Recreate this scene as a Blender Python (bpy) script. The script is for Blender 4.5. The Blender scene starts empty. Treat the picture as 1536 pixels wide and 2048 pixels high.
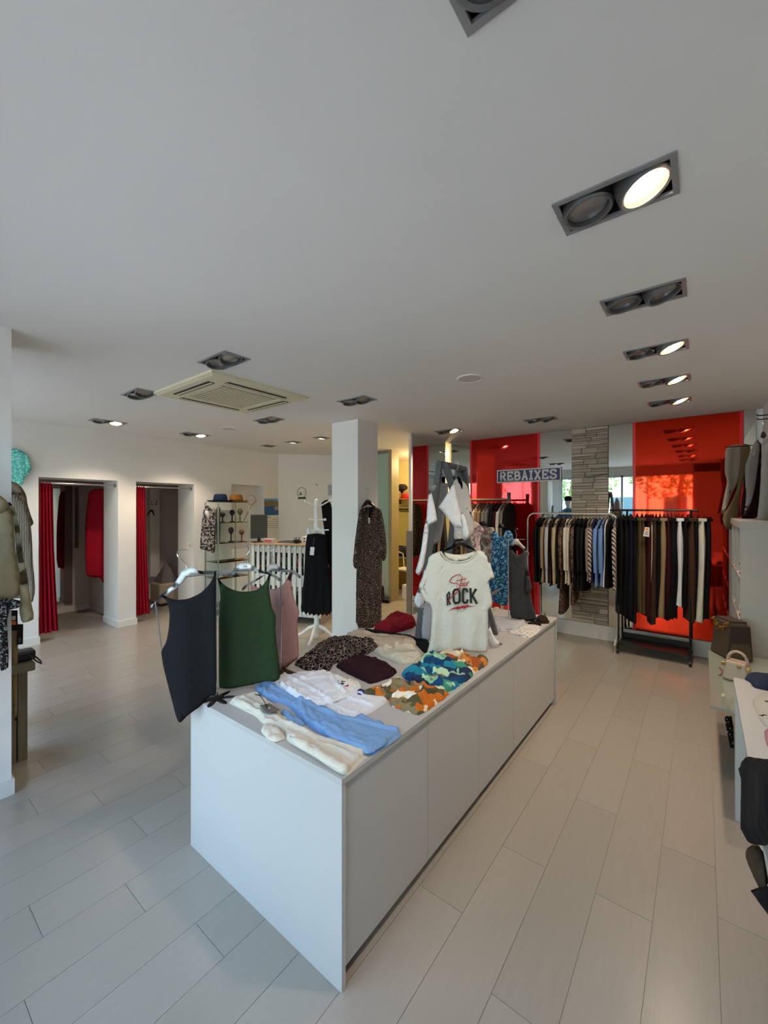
import bpy, bmesh, math, random
import numpy as np
from mathutils import Vector, Matrix, noise
from mathutils.geometry import delaunay_2d_cdt

random.seed(7)
scn = bpy.context.scene
COL = scn.collection
PI = math.pi

# ---------------------------------------------------------------- camera
F, HZ, CH = 825.0, 1017.0, 1.65          # focal length and horizon row in photo pixels, eye height
YAW = math.atan2(0.6109, 0.7917)
CS, SN = math.cos(YAW), math.sin(YAW)
cam = bpy.data.cameras.new('camera')
cam.sensor_fit = 'VERTICAL'; cam.sensor_height = 36.0
cam.lens = F / 2048 * 36.0
cam.shift_y = (HZ - 1024) / 2048
cam.clip_start = 0.02
co = bpy.data.objects.new('camera', cam); COL.objects.link(co)
co.location = (0, 0, CH); co.rotation_euler = (PI / 2, 0, YAW)
scn.camera = co

# ---------------------------------------------------------------- world, sun, exposure
SKY, SUN, EXPO = 1.45, 2.2, 0.72
w = bpy.data.worlds.new('sky'); scn.world = w; w.use_nodes = True
nt = w.node_tree; bg = nt.nodes['Background']
sk = nt.nodes.new('ShaderNodeTexSky'); sk.sky_type = 'NISHITA'
sk.sun_disc = False; sk.sun_elevation = math.radians(52); sk.sun_rotation = math.radians(20); sk.air_density = 1.0; sk.dust_density = 2.5
tm = nt.nodes.new('ShaderNodeMix'); tm.data_type = 'RGBA'; tm.blend_type = 'MULTIPLY'; tm.inputs[0].default_value = 1.0; tm.inputs[7].default_value = (1.06, .96, 1.05, 1)
nt.links.new(sk.outputs[0], tm.inputs[6]); nt.links.new(tm.outputs[2], bg.inputs[0]); bg.inputs[1].default_value = SKY
sl = bpy.data.lights.new('sun', 'SUN'); sl.energy = SUN; sl.angle = 0.01; sl.color = (1, .95, .86)
so = bpy.data.objects.new('sun', sl); COL.objects.link(so)
so.rotation_euler = (math.radians(-38), 0, math.radians(-20))   # shines towards -Y: on the houses across the street, not into the shop
v = scn.view_settings
scn.display_settings.display_device = 'sRGB'
v.view_transform = 'Standard'; v.look = 'None'; v.gamma = 1.0; v.exposure = EXPO; v.use_curve_mapping = False
c = scn.cycles
c.max_bounces = 10; c.diffuse_bounces = 6; c.glossy_bounces = 5; c.transmission_bounces = 6; c.transparent_max_bounces = 12
c.sample_clamp_indirect = 6.0; c.caustics_reflective = False; c.caustics_refractive = False

CE = 2.69      # ceiling
YB = 5.80      # back wall
XR = 0.50      # right wall
XL = -6.40     # left wall
YF = -0.45     # shop window

# ---------------------------------------------------------------- pixel helpers
def ray(u, vv):
    a = (u - 768) / F
    return Vector((-SN + a * CS, CS + a * SN, (HZ - vv) / F))
EYE = Vector((0, 0, CH))
def pd(u, vv, d): return EYE + ray(u, vv) * d
def pz(u, vv, z): r = ray(u, vv); return EYE + r * ((z - CH) / r.z)
def px(u, vv, x): r = ray(u, vv); return EYE + r * (x / r.x)
def py(u, vv, y): r = ray(u, vv); return EYE + r * (y / r.y)
def crop(x0, y0, s): return lambda pts: [(x0 + s * p[0], y0 + s * p[1]) for p in pts]

# ---------------------------------------------------------------- materials
def lin(h):
    if isinstance(h, (tuple, list)): return (*h[:3], 1)
    o = []
    for i in (0, 2, 4):
        q = int(h[i:i + 2], 16) / 255
        o.append(q / 12.92 if q <= .04045 else ((q + .055) / 1.055) ** 2.4)
    return (*o, 1)
MATS = {}
def node(n, t, **k):
    x = n.nodes.new(t)
    for a, b in k.items():
        if a in x.inputs: x.inputs[a].default_value = b
        else: setattr(x, a, b)
    return x
def mat(name, colr='888888', rough=.6, metal=0.0, spec=.5, grain=0.0, gscale=30, gvec=(1, 1, 1), bump=0.0, bscale=200, bvec=(1, 1, 1), coat=0.0, emit=None, estr=0, sheen=0.0, trans=0.0):
    if name in MATS: return MATS[name]
    m = bpy.data.materials.new(name); m.use_nodes = True; MATS[name] = m
    n = m.node_tree; b = n.nodes['Principled BSDF']
    b.inputs['Base Color'].default_value = lin(colr)
    b.inputs['Roughness'].default_value = rough; b.inputs['Metallic'].default_value = metal
    b.inputs['Specular IOR Level'].default_value = spec; b.inputs['Coat Weight'].default_value = coat
    b.inputs['Sheen Weight'].default_value = sheen; b.inputs['Transmission Weight'].default_value = trans
    if emit: b.inputs['Emission Color'].default_value = lin(emit); b.inputs['Emission Strength'].default_value = estr
    tc = None
    if grain or bump: tc = node(n, 'ShaderNodeTexCoord')
    if grain:
        mp = node(n, 'ShaderNodeMapping'); mp.inputs['Scale'].default_value = gvec
        nz = node(n, 'ShaderNodeTexNoise', Scale=gscale, Detail=4.0)
        mx = node(n, 'ShaderNodeMix', data_type='RGBA', blend_type='MULTIPLY')
        rp = node(n, 'ShaderNodeMapRange'); rp.inputs['To Min'].default_value = 1 - grain; rp.inputs['To Max'].default_value = 1 + grain * .4
        n.links.new(tc.outputs['Object'], mp.inputs[0]); n.links.new(mp.outputs[0], nz.inputs['Vector'])
        n.links.new(nz.outputs['Fac'], rp.inputs['Value'])
        mx.inputs[0].default_value = 1.0; mx.inputs[6].default_value = lin(colr)
        n.links.new(rp.outputs[0], mx.inputs[7]); n.links.new(mx.outputs[2], b.inputs['Base Color'])
    if bump:
        mp = node(n, 'ShaderNodeMapping'); mp.inputs['Scale'].default_value = bvec
        nz = node(n, 'ShaderNodeTexNoise', Scale=bscale, Detail=3.0)
        bp = node(n, 'ShaderNodeBump', Strength=bump, Distance=.004)
        n.links.new(tc.outputs['Object'], mp.inputs[0]); n.links.new(mp.outputs[0], nz.inputs['Vector'])
        n.links.new(nz.outputs['Fac'], bp.inputs['Height']); n.links.new(bp.outputs[0], b.inputs['Normal'])
    return m
def creases(m, strength=.55, scale=7.0):
    n = m.node_tree; b = n.nodes['Principled BSDF']; tc = node(n, 'ShaderNodeTexCoord')
    n1 = node(n, 'ShaderNodeTexNoise', Scale=scale, Detail=3.0, Distortion=1.2)
    ab = node(n, 'ShaderNodeMath', operation='SUBTRACT'); ab.inputs[1].default_value = .5
    a2 = node(n, 'ShaderNodeMath', operation='ABSOLUTE'); pw = node(n, 'ShaderNodeMath', operation='POWER'); pw.inputs[1].default_value = .6
    bp = node(n, 'ShaderNodeBump', Strength=strength, Distance=.02)
    n.links.new(tc.outputs['Object'], n1.inputs['Vector']); n.links.new(n1.outputs['Fac'], ab.inputs[0]); n.links.new(ab.outputs[0], a2.inputs[0]); n.links.new(a2.outputs[0], pw.inputs[0])
    n.links.new(pw.outputs[0], bp.inputs['Height'])
    old = b.inputs['Normal'].links
    if old: n.links.new(old[0].from_socket, bp.inputs['Normal'])
    n.links.new(bp.outputs[0], b.inputs['Normal'])
    return m
def fab(name, colr, rough=.9, grain=.12, gscale=14, bump=.25, bscale=60, **k):
    if name in MATS: return MATS[name]
    return creases(mat(name, colr, rough, spec=.2, grain=grain, gscale=gscale, bump=bump, bscale=bscale, **k), .35)
def pat(name, tex, scale, ramp, rough=.85, distort=0.0, vec=(1, 1, 1), interp='LINEAR', warp=0.0, feature=None, direction='X', rot=(0, 0, 0)):
    """printed cloth: a texture through a colour ramp"""
    if name in MATS: return MATS[name]
    m = bpy.data.materials.new(name); m.use_nodes = True; MATS[name] = m
    n = m.node_tree; b = n.nodes['Principled BSDF']; b.inputs['Roughness'].default_value = rough; b.inputs['Specular IOR Level'].default_value = .25
    tc = node(n, 'ShaderNodeTexCoord'); mp = node(n, 'ShaderNodeMapping'); mp.inputs['Scale'].default_value = vec; mp.inputs['Rotation'].default_value = rot
    n.links.new(tc.outputs['Object'], mp.inputs[0]); src = mp.outputs[0]
    if warp:
        wn = node(n, 'ShaderNodeTexNoise', Scale=scale * .6, Detail=2.0)
        mm = node(n, 'ShaderNodeMix', data_type='VECTOR'); mm.inputs[0].default_value = warp
        n.links.new(src, wn.inputs['Vector']); n.links.new(src, mm.inputs[4]); n.links.new(wn.outputs['Color'], mm.inputs[5]); src = mm.outputs[1]
    if tex == 'voronoi':
        t = node(n, 'ShaderNodeTexVoronoi', Scale=scale)
        if feature: t.feature = feature
        out = t.outputs['Color'] if feature == 'CELL' else t.outputs['Distance']
    elif tex == 'cells':
        t = node(n, 'ShaderNodeTexVoronoi', Scale=scale); out = t.outputs['Color']
    elif tex == 'wave':
        t = node(n, 'ShaderNodeTexWave', Scale=scale, Distortion=distort); t.bands_direction = direction; out = t.outputs['Color']
    elif tex == 'noise':
        t = node(n, 'ShaderNodeTexNoise', Scale=scale, Detail=2.0, Distortion=distort); out = t.outputs['Fac']
    elif tex == 'brick':
        t = node(n, 'ShaderNodeTexBrick', Scale=scale); out = t.outputs['Fac']
    elif tex == 'magic':
        t = node(n, 'ShaderNodeTexMagic', Scale=scale, Distortion=distort); out = t.outputs['Fac']
    n.links.new(src, t.inputs['Vector'])
    if tex == 'cells':
        sp = node(n, 'ShaderNodeSeparateColor'); n.links.new(out, sp.inputs[0]); out = sp.outputs[0]
    cr = node(n, 'ShaderNodeValToRGB'); cr.color_ramp.interpolation = interp
    e = cr.color_ramp.elements
    while len(e) < len(ramp): e.new(0.5)
    for i, (p, h) in enumerate(ramp): e[i].position = p; e[i].color = lin(h)
    n.links.new(out, cr.inputs[0]); n.links.new(cr.outputs[0], b.inputs['Base Color'])
    creases(m, .45)
    return m
def glassmat(name, tint, gloss=.12, clear=.9):
    """thin pane: clear with a mirror sheen that grows at grazing angles"""
    if name in MATS: return MATS[name]
    m = bpy.data.materials.new(name); m.use_nodes = True; MATS[name] = m
    n = m.node_tree; n.nodes.clear()
    o = node(n, 'ShaderNodeOutputMaterial'); t = node(n, 'ShaderNodeBsdfTransparent'); g = node(n, 'ShaderNodeBsdfGlossy', Roughness=.02)
    t.inputs[0].default_value = lin(tint); mx = node(n, 'ShaderNodeMixShader'); lw = node(n, 'ShaderNodeLayerWeight', Blend=gloss)
    n.links.new(lw.outputs['Fresnel'], mx.inputs[0]); n.links.new(t.outputs[0], mx.inputs[1]); n.links.new(g.outputs[0], mx.inputs[2])
    n.links.new(mx.outputs[0], o.inputs[0])
    return m

wallw = mat('wall_paint', 'e8e6e2', .75, grain=.03, gscale=3)
ceilw = mat('ceiling_paint', 'e6e4e1', .8, grain=.03, gscale=2)
white = mat('white_lacquer', 'bdbcb9', .38)
greige = mat('greige_lacquer', 'a8a098', .45)  # greige in place of white, so the shelf unit comes out darker
offwh = mat('white_paint', 'e6e4de', .5)
topw = mat('worktop_white', 'b5b3ae', .42)
plankm = [mat('plank_%d' % i, h, .23, grain=.08, gscale=5, gvec=(14, 1.2, 1), bump=.05, bscale=9, bvec=(16, 1, 1), spec=.5) for i, h in enumerate(('a89f92', 'a69d90', 'a9a094', 'a49c8f'))]
jointm = mat('plank_joint', '8f8a82', .7)
mirror = mat('mirror_glass', 'dfe6e2', .005, 1.0)
redp = mat('red_acrylic', (.62, .004, .004), .04, .62, coat=.5)
orangep = mat('orange_red_acrylic', (.85, .030, .002), .03, .88, coat=.3)
rededge = mat('red_acrylic_edge', 'ff2030', .3)
chrome = mat('chrome', 'c8c8c8', .18, 1.0)
steel = mat('brushed_steel', '8f8a86', .38, 1.0)
gold = mat('gold_metal', 'c8a050', .25, 1.0)
black = mat('black_metal', '0c0c0d', .4)
blackp = mat('black_plastic', '121214', .45)
greymet = mat('fixture_grey', '98989a', .45, .35)
recess = mat('fixture_recess', '17140f', .6)
acm = mat('air_conditioner_plastic', 'd8d2b4', .5)
acd = mat('air_conditioner_grille', 'a49d86', .6)
woodgrey = mat('grey_stained_wood', '58585a', .7, grain=.35, gscale=6, gvec=(8, 8, 1), bump=.3, bscale=10, bvec=(12, 12, 1))
woodtan = mat('tan_wood', 'a68a62', .6, grain=.25, gscale=6, gvec=(8, 8, 1))
rustic = mat('rustic_wood', '7d7660', .8, grain=.4, gscale=5, gvec=(10, 10, 1), bump=.4, bscale=10, bvec=(10, 10, 1))
hangw = mat('hanger_pale_plastic', 'd5dad9', .35)
hangk = mat('hanger_black_plastic', '0e0e10', .4)
hangg = mat('hanger_grey_plastic', 'b9b4b1', .4)
glassc = glassmat('clear_glass', 'eef6f2')
glassg = glassmat('green_edge_glass', 'bcd8cc', .3)
frost = mat('frosted_glass', '9fb8ac', .28, coat=.3)
paper = mat('paper', 'e8e6e0', .7)

# ---------------------------------------------------------------- object helpers
ORG = {}
def link(o, parent=None):
    COL.objects.link(o)
    if parent is not None: o.parent = parent
    return o
def tag(o, label=None, cat=None, group=None, kind=None):
    if label: o['label'] = label
    if cat: o['category'] = cat
    if group: o['group'] = group
    if kind: o['kind'] = kind
    return o
def thing(name, label, cat, loc=(0, 0, 0), group=None):
    o = bpy.data.objects.new(name, None); o.empty_display_size = .05
    link(o); o.location = loc; ORG[o.name] = Vector(loc)
    return tag(o, label, cat, group)
class MB:
    """collects boxes, tubes and turned shapes in world metres; build() links them as ONE mesh object"""
    def __init__(s): s.v = []; s.f = []; s.sm = False
    def add(s, vs, fs):
        b = len(s.v); s.v += [tuple(p) for p in vs]; s.f += [tuple(b + i for i in f) for f in fs]; return s
    def box(s, x0, y0, z0, x1, y1, z1):
        vs = [(x, y, z) for z in (z0, z1) for y in (y0, y1) for x in (x0, x1)]
        return s.add(vs, [(0, 2, 3, 1), (4, 5, 7, 6), (0, 1, 5, 4), (2, 6, 7, 3), (0, 4, 6, 2), (1, 3, 7, 5)])
    def obox(s, ctr, ex, ey, ez, hx, hy, hz, taper=1.0):
        vs = []
        for k in (-1, 1):
            t = taper if k == 1 else 1
            for j in (-1, 1):
                for i in (-1, 1): vs.append(Vector(ctr) + Vector(ex) * (i * hx * t) + Vector(ey) * (j * hy * t) + Vector(ez) * (k * hz))
        return s.add(vs, [(0, 2, 3, 1), (4, 5, 7, 6), (0, 1, 5, 4), (2, 6, 7, 3), (0, 4, 6, 2), (1, 3, 7, 5)])
    def bar(s, p, q, wx, wy=None):
        p = Vector(p); q = Vector(q); d = (q - p); L = d.length; d.normalize()
        up = Vector((0, 0, 1)) if abs(d.z) < .9 else Vector((0, 1, 0))
        ex = d.cross(up).normalized(); ey = ex.cross(d).normalized()
        return s.obox((p + q) / 2, ex, ey, d, wx / 2, (wy or wx) / 2, L / 2)
    def tube(s, pts, r, seg=8, closed=False):
        pts = [Vector(p) for p in pts]; n = len(pts); base = len(s.v); s.sm = True
        for i, p in enumerate(pts):
            if closed: d = pts[(i + 1) % n] - pts[i - 1]
            else: d = pts[min(i + 1, n - 1)] - pts[max(i - 1, 0)]
            if d.length < 1e-9: d = Vector((0, 0, 1))
            d.normalize(); up = Vector((0, 0, 1)) if abs(d.z) < .9 else Vector((0, 1, 0))
            ex = d.cross(up).normalized(); ey = ex.cross(d)
            rr = r[i] if isinstance(r, (list, tuple)) else r
            for k in range(seg):
                a = 2 * PI * k / seg; s.v.append(tuple(p + ex * (rr * math.cos(a)) + ey * (rr * math.sin(a))))
        m = n if closed else n - 1
        for i in range(m):
            j = (i + 1) % n
            for k in range(seg):
                l = (k + 1) % seg; s.f.append((base + i * seg + k, base + i * seg + l, base + j * seg + l, base + j * seg + k))
        if not closed:
            s.f.append(tuple(base + k for k in reversed(range(seg)))); s.f.append(tuple(base + (n - 1) * seg + k for k in range(seg)))
        return s
    def lathe(s, prof, ctr=(0, 0, 0), seg=20, M=None):
        base = len(s.v); s.sm = True; ctr = Vector(ctr); n = len(prof)
        for r, z in prof:
            for k in range(seg):
                a = 2 * PI * k / seg; p = Vector((r * math.cos(a), r * math.sin(a), z))
                if M is not None: p = M @ p
                s.v.append(tuple(ctr + p))
        for i in range(n - 1):
            for k in range(seg):
                l = (k + 1) % seg; s.f.append((base + i * seg + k, base + i * seg + l, base + (i + 1) * seg + l, base + (i + 1) * seg + k))
        s.f.append(tuple(base + k for k in reversed(range(seg)))); s.f.append(tuple(base + (n - 1) * seg + k for k in range(seg)))
        return s
    def build(s, name, m, parent=None, label=None, cat=None, group=None, kind=None, bevel=0, smooth=None, origin=None):
        vs = np.array(s.v, float)
        if parent is not None: org = ORG[parent.name]
        elif origin is not None: org = Vector(origin)
        else: org = Vector((*((vs[:, :2].min(0) + vs[:, :2].max(0)) / 2), vs[:, 2].min()))
        me = bpy.data.meshes.new(name); me.from_pydata((vs - np.array(org)).tolist(), [], s.f); me.update()
        bm = bmesh.new(); bm.from_mesh(me); bmesh.ops.recalc_face_normals(bm, faces=bm.faces); bm.to_mesh(me); bm.free()
        me.materials.append(m)
        o = bpy.data.objects.new(name, me); link(o, parent)
        if parent is None: o.location = org
        ORG[o.name] = org
        if s.sm if smooth is None else smooth:
            for p in me.polygons: p.use_smooth = True
            me.set_sharp_from_angle(angle=math.radians(42))
        if bevel:
            b = o.modifiers.new('bevel', 'BEVEL'); b.width = bevel; b.segments = 2; b.limit_method = 'ANGLE'
        return tag(o, label, cat, group, kind)
def copy_tree(o, loc=None, parent=None, rz=None):
    cobj = o.copy(); COL.objects.link(cobj)
    if parent is not None: cobj.parent = parent
    if loc is not None: cobj.location = loc
    if rz is not None: cobj.rotation_euler = (0, 0, rz)
    for ch in o.children: copy_tree(ch, None, cobj)
    return cobj

# ---------------------------------------------------------------- cloth helpers
class Frame:
    def __init__(s, o, ex, ey):
        s.o = Vector(o); s.ex = Vector(ex).normalized(); s.ey = Vector(ey).normalized(); s.en = s.ex.cross(s.ey)
    def uv(s, u, vv):
        r = ray(u, vv); t = (s.o - EYE).dot(s.en) / r.dot(s.en); p = EYE + r * t - s.o
        return (p.dot(s.ex), p.dot(s.ey))
    def px(s, pts): return [s.uv(*p) for p in pts]
    def at(s, a, b, n=0): return s.o + s.ex * a + s.ey * b + s.en * n
    def mat(s):
        return Matrix(((s.ex.x, s.ey.x, s.en.x, s.o.x), (s.ex.y, s.ey.y, s.en.y, s.o.y), (s.ex.z, s.ey.z, s.en.z, s.o.z), (0, 0, 0, 1)))
def vframe(o, ang): return Frame(o, (math.cos(ang), math.sin(ang), 0), (0, 0, 1))
def facing(u, vv, d, ang=YAW): return vframe(pd(u, vv, d), ang)
def flat(z): return Frame((-1.4, 2.2, z), (1, 0, 0), (0, 1, 0))
def chaikin(p, k=1):
    for _ in range(k):
        q = []
        for i in range(len(p)):
            a = p[i]; b = p[(i + 1) % len(p)]
            q.append((a[0] * .8 + b[0] * .2, a[1] * .8 + b[1] * .2)); q.append((a[0] * .2 + b[0] * .8, a[1] * .2 + b[1] * .8))
        p = q
    return p
def seg_dist(P, A, B):
    d = B - A; L = (d * d).sum(1) + 1e-12
    t = np.clip(((P[:, None, :] - A[None]) * d[None]).sum(2) / L[None], 0, 1)
    q = A[None] + t[..., None] * d[None]
    return np.sqrt(((P[:, None, :] - q) ** 2).sum(2)).min(1)
def inside(P, A, B):
    x, y = P[:, 0][:, None], P[:, 1][:, None]
    cnd = ((A[:, 1] > y) != (B[:, 1] > y)) & (x < (B[:, 0] - A[:, 0]) * (y - A[:, 1]) / (B[:, 1] - A[:, 1] + 1e-12) + A[:, 0])
    return cnd.sum(1) % 2 == 1
def nz(P, s, seed): return np.array([noise.noise((p[0] * s + seed * 7.3, p[1] * s - seed * 3.1, seed * 1.7)) for p in P])
def sheet(name, pts, fr, m, thick=.012, parent=None, res=.03, fold=.012, freq=22.0, seed=1, lying=False, r=None, ch=1, wr=.0, wscale=9, drape=.25,
          label=None, cat=None, group=None, lift=0.0, ridges=(), jag=0.0):
    """a cut piece of cloth of the given outline: both faces, a rounded edge, hanging folds or wrinkles"""
    pts = chaikin(list(pts), ch)
    b = []
    for i in range(len(pts)):
        p = np.array(pts[i]); q = np.array(pts[(i + 1) % len(pts)]); L = np.hypot(*(q - p)); k = max(1, int(L / res))
        b += [tuple(p + (q - p) * j / k) for j in range(k)]
    B = np.array(b)
    if jag: B = B + np.stack([nz(B, 22, seed), nz(B, 22, seed + 40)], 1) * jag * 2
    A = B; C = np.roll(B, -1, 0); nb = len(B)
    lo, hi = B.min(0), B.max(0)
    gx = np.arange(lo[0] + res * .5, hi[0], res); gy = np.arange(lo[1] + res * .5, hi[1], res * .9)
    G = np.array([(x + (j % 2) * res * .5, y) for j, y in enumerate(gy) for x in gx]) if len(gx) and len(gy) else np.zeros((0, 2))
    if len(G):
        G = G[inside(G, A, C)]
        if len(G): G = G[seg_dist(G, A, C) > res * .45]
    P = np.vstack([B, G]) if len(G) else B
    vo, eo, fo, *_ = delaunay_2d_cdt([Vector((float(p[0]), float(p[1]))) for p in P], [(i, (i + 1) % nb) for i in range(nb)], [], 1, 1e-6)
    V = np.array([tuple(q) for q in vo]); d = seg_dist(V, A, C); n = len(V)
    cen = np.array([(V[f[0]] + V[f[1]] + V[f[2]]) / 3 for f in fo]); ok = inside(cen, A, C)
    fo = [f for f, k in zip(fo, ok) if k]
    rr = r or thick * 2.2
    t = np.clip(d / rr, 0, 1); hgt = thick * np.sqrt(1 - (1 - t) ** 2)
    rng = random.Random(seed); ph = rng.random() * 6
    if lying:
        rot_ = np.array([[math.cos(seed), -math.sin(seed)], [math.sin(seed), math.cos(seed)]])
        Vr = (V @ rot_) * np.array([1.0, .45])
        wv = (np.clip(1 - np.abs(nz(Vr, wscale * .9, seed)) * 3.2, 0, 1) ** 1.5 - .35) + nz(V, wscale * 2.0, seed + 5) * .5 if wr else 0
        topn = hgt * (1 + 0) + (wr * wv * t if wr else 0) + lift; botn = np.zeros(n) + lift * .0
        for ln, amp, wd in ridges:
            L_ = np.array(ln); dq = seg_dist(V, L_[:-1], L_[1:]); topn = topn + amp * (np.exp(-(dq / wd) ** 2) - .45 * np.exp(-((dq - 2.2 * wd) / wd) ** 2)) * t
        topn = np.maximum(topn, .001)
    else:
        hh = (hi[1] - V[:, 1]) / max(1e-6, hi[1] - lo[1]); wgt = drape + (1 - drape) * hh
        wv = np.sin(V[:, 0] * freq + ph + .9 * np.sin(V[:, 1] * 4 + ph)) * .65 + np.sin(V[:, 0] * freq * .43 + 2 * ph) * .35
        fld = fold * wv * wgt
        if wr: fld = fld + wr * nz(V, wscale, seed)
        topn = hgt + fld + lift; botn = -hgt + fld + lift
    bound = d < 1e-5
    vs = [(V[i, 0], V[i, 1], topn[i]) for i in range(n)]; bi = list(range(n)); 
    for i in range(n):
        if not (bound[i]) or lying: bi[i] = len(vs); vs.append((V[i, 0], V[i, 1], botn[i]))
    fs = []
    cnt = {}
    for f in fo:
        x = (V[f[1]] - V[f[0]]); y = (V[f[2]] - V[f[0]])
        if x[0] * y[1] - x[1] * y[0] < 0: f = f[::-1]
        fs.append(tuple(f)); fs.append(tuple(bi[i] for i in reversed(f)))
        for i in range(3):
            e = (f[i], f[(i + 1) % 3]); cnt[e] = 1
    if lying:
        for (a, bb) in cnt:
            if (bb, a) not in cnt: fs.append((bb, a, bi[a], bi[bb]))
    me = bpy.data.meshes.new(name); me.from_pydata([tuple(map(float, p)) for p in vs], [], fs); me.update()
    for p in me.polygons: p.use_smooth = True
    me.materials.append(m)
    o = bpy.data.objects.new(name, me); link(o, parent)
    M = fr.mat()
    if parent is not None: M = Matrix.Translation(-ORG[parent.name]) @ M
    o.matrix_local = M
    ORG[o.name] = ORG[parent.name] if parent is not None else fr.o
    return tag(o, label, cat, group)
def strokes(name, lines, fr, wid, m, parent, n=.0, th=.0012, to=None):
    """lettering: flat ribbons along centre lines; n is the height over the surface"""
    mb = MB(); k = 0
    for ln in lines:
        closed = ln[0] == ln[-1]
        pp = [Vector((*p, 0)) for p in (ln[:-1] if closed else ln)]; N = len(pp); L = []; R = []
        for i in range(N):
            a = pp[i - 1] if (closed or i) else None; cc = pp[(i + 1) % N] if (closed or i < N - 1) else None
            d1 = (pp[i] - a).normalized() if a is not None else None; d2 = (cc - pp[i]).normalized() if cc is not None else None
            d1 = d1 or d2; d2 = d2 or d1
            t = (d1 + d2).normalized(); nn = Vector((-t.y, t.x, 0)); cosv = max(.45, nn.dot(Vector((-d1.y, d1.x, 0))))
            L.append(pp[i] + nn * (wid / 2 / cosv)); R.append(pp[i] - nn * (wid / 2 / cosv))
        for i in range(N if closed else N - 1):
            j = (i + 1) % N; q = [L[i], R[i], R[j], L[j]]; off = n + .00015 * (k % 7); k += 1
            top = [fr.at(p.x, p.y, off + th) for p in q]; bot = [fr.at(p.x, p.y, off) for p in q]
            mb.add(top + bot, [(0, 1, 2, 3), (7, 6, 5, 4), (0, 4, 5, 1), (1, 5, 6, 2), (2, 6, 7, 3), (3, 7, 4, 0)])
    return mb.build(name, m, parent)
def poly(name, pts, fr, m, parent=None, n0=0.0, n1=.002, **k):
    """flat plate of the given outline"""
    mb = MB(); N = len(pts)
    vs = [fr.at(p[0], p[1], n1) for p in pts] + [fr.at(p[0], p[1], n0) for p in pts]
    fs = [tuple(range(N)), tuple(reversed(range(N, 2 * N)))] + [(i, N + i, N + (i + 1) % N, (i + 1) % N) for i in range(N)]
    return mb.add(vs, fs).build(name, m, parent, **k)
def hook(fr, pts, r, m, parent): return MB().tube([fr.at(*p) for p in pts], r, 6).build('hook', m, parent)

# ================================================================ THE SETTING
def struct(name, mb, m, parent=None, **k):
    o = mb.build(name, m, parent, **k)
    if parent is None: o['kind'] = 'structure'
    return o
# ---- floor with single planks
fl = struct('floor', MB().box(-8.1, YF - .1, -.12, XR + .1, 7.7, -.004), jointm)
PW = .2057; LEN = 1.19
known = {0: (.05, 1.967, 2.4), -1: (1.955, .77), -2: (1.335, 2.641), -3: (1.953,), -4: (1.527,), -7: (.842,), -9: (.74,), -10: (.455,), -11: (.918,), -12: (1.22,), -13: (.864,)}
pm = {}
k = 0
def plank(x0, x1, y0, y1):
    global k
    L = round(y1 - y0, 3); key = (L, round(x1 - x0, 3), k % 4)
    if key not in pm:
        mb = MB(); mb.box(-(x1 - x0) / 2 + .0009, -L / 2 + .0009, -.02, (x1 - x0) / 2 - .0009, L / 2 - .0009, 0)
        o = mb.build('plank', plankm[k % 4], fl); pm[key] = o.data
        me = o.data; me.transform(Matrix.Translation(ORG['floor']))
    else:
        o = bpy.data.objects.new('plank', pm[key]); link(o, fl)
    o.location = Vector(((x0 + x1) / 2, (y0 + y1) / 2, 0)) - ORG['floor']
    k += 1
rng = random.Random(3)
nrow = 0
for i in range(-32, 3):
    x0 = .0485 + i * PW - PW * 1; x1 = x0 + PW
    if x1 > XR: x1 = XR
    if x0 > XR - .03: continue
    joint = known.get(i, (rng.uniform(0, LEN),))[0]
    yy = joint - 2 * LEN
    y1end = YB + .02 if x0 > -3.2 or x0 < -4.6 else 7.4
    if x1 < -5.6: y1end = 5.6
    if i < -30: y1end = 5.0
    while yy < y1end:
        a, b = max(yy, YF), min(yy + LEN, y1end)
        if b - a > .03: plank(x0, x1, a, b)
        yy += LEN
# ---- ceiling with openings for the recessed lights
LX, LY = .35, .20
fx = [(-.233, .73, 0, (0, 0)), (-.233, 1.565, 0, (0, 1)), (-.233, 2.395, 0, (0, 0)), (-.243, 3.225, 0, (0, 1)), (-.25, 4.05, 0, (0, 1)), (-.255, 4.86, 0, (0, 1)),
      (-2.66, 1.605, 0, (0, 0)), (-4.03, 1.61, 0, (0, 0)), (-5.63, 1.89, 1, (0, 1)), (-5.63, 2.96, 1, (0, 1)), (-5.63, .82, 1, (0, 0)),
      (-4.02, 3.0, 0, (0, 0)), (-2.63, 2.98, 0, (0, 0)), (-2.69, 4.9, 0, (0, 1)), (-1.49, 4.92, 0, (0, 0))]
single = [(-5.69, 4.24, 0), (-5.07, 4.24, 1), (-4.43, 4.24, 1)]
rects = []
for x, y, o, _ in fx:
    a, b = (LX, LY) if o == 0 else (LY, LX); rects.append((x - a / 2 + .012, y - b / 2 + .012, x + a / 2 - .012, y + b / 2 - .012))
for x, y, _ in single: rects.append((x - .083, y - .083, x + .083, y + .083))
xs = sorted({-8.1, XR + .1, *[r[0] for r in rects], *[r[2] for r in rects]}); ys = sorted({YF - .1, 7.7, *[r[1] for r in rects], *[r[3] for r in rects]})
mb = MB(); vid = {}
def gv(i, j):
    if (i, j) not in vid: vid[(i, j)] = len(mb.v); mb.v.append((xs[i], ys[j], CE))
    return vid[(i, j)]
for i in range(len(xs) - 1):
    for j in range(len(ys) - 1):
        cx, cy = (xs[i] + xs[i + 1]) / 2, (ys[j] + ys[j + 1]) / 2
        if any(r[0] < cx < r[2] and r[1] < cy < r[3] for r in rects): continue
        mb.f.append((gv(i, j), gv(i, j + 1), gv(i + 1, j + 1), gv(i + 1, j)))
ceil = struct('ceiling', mb, ceilw, smooth=False)
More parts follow.
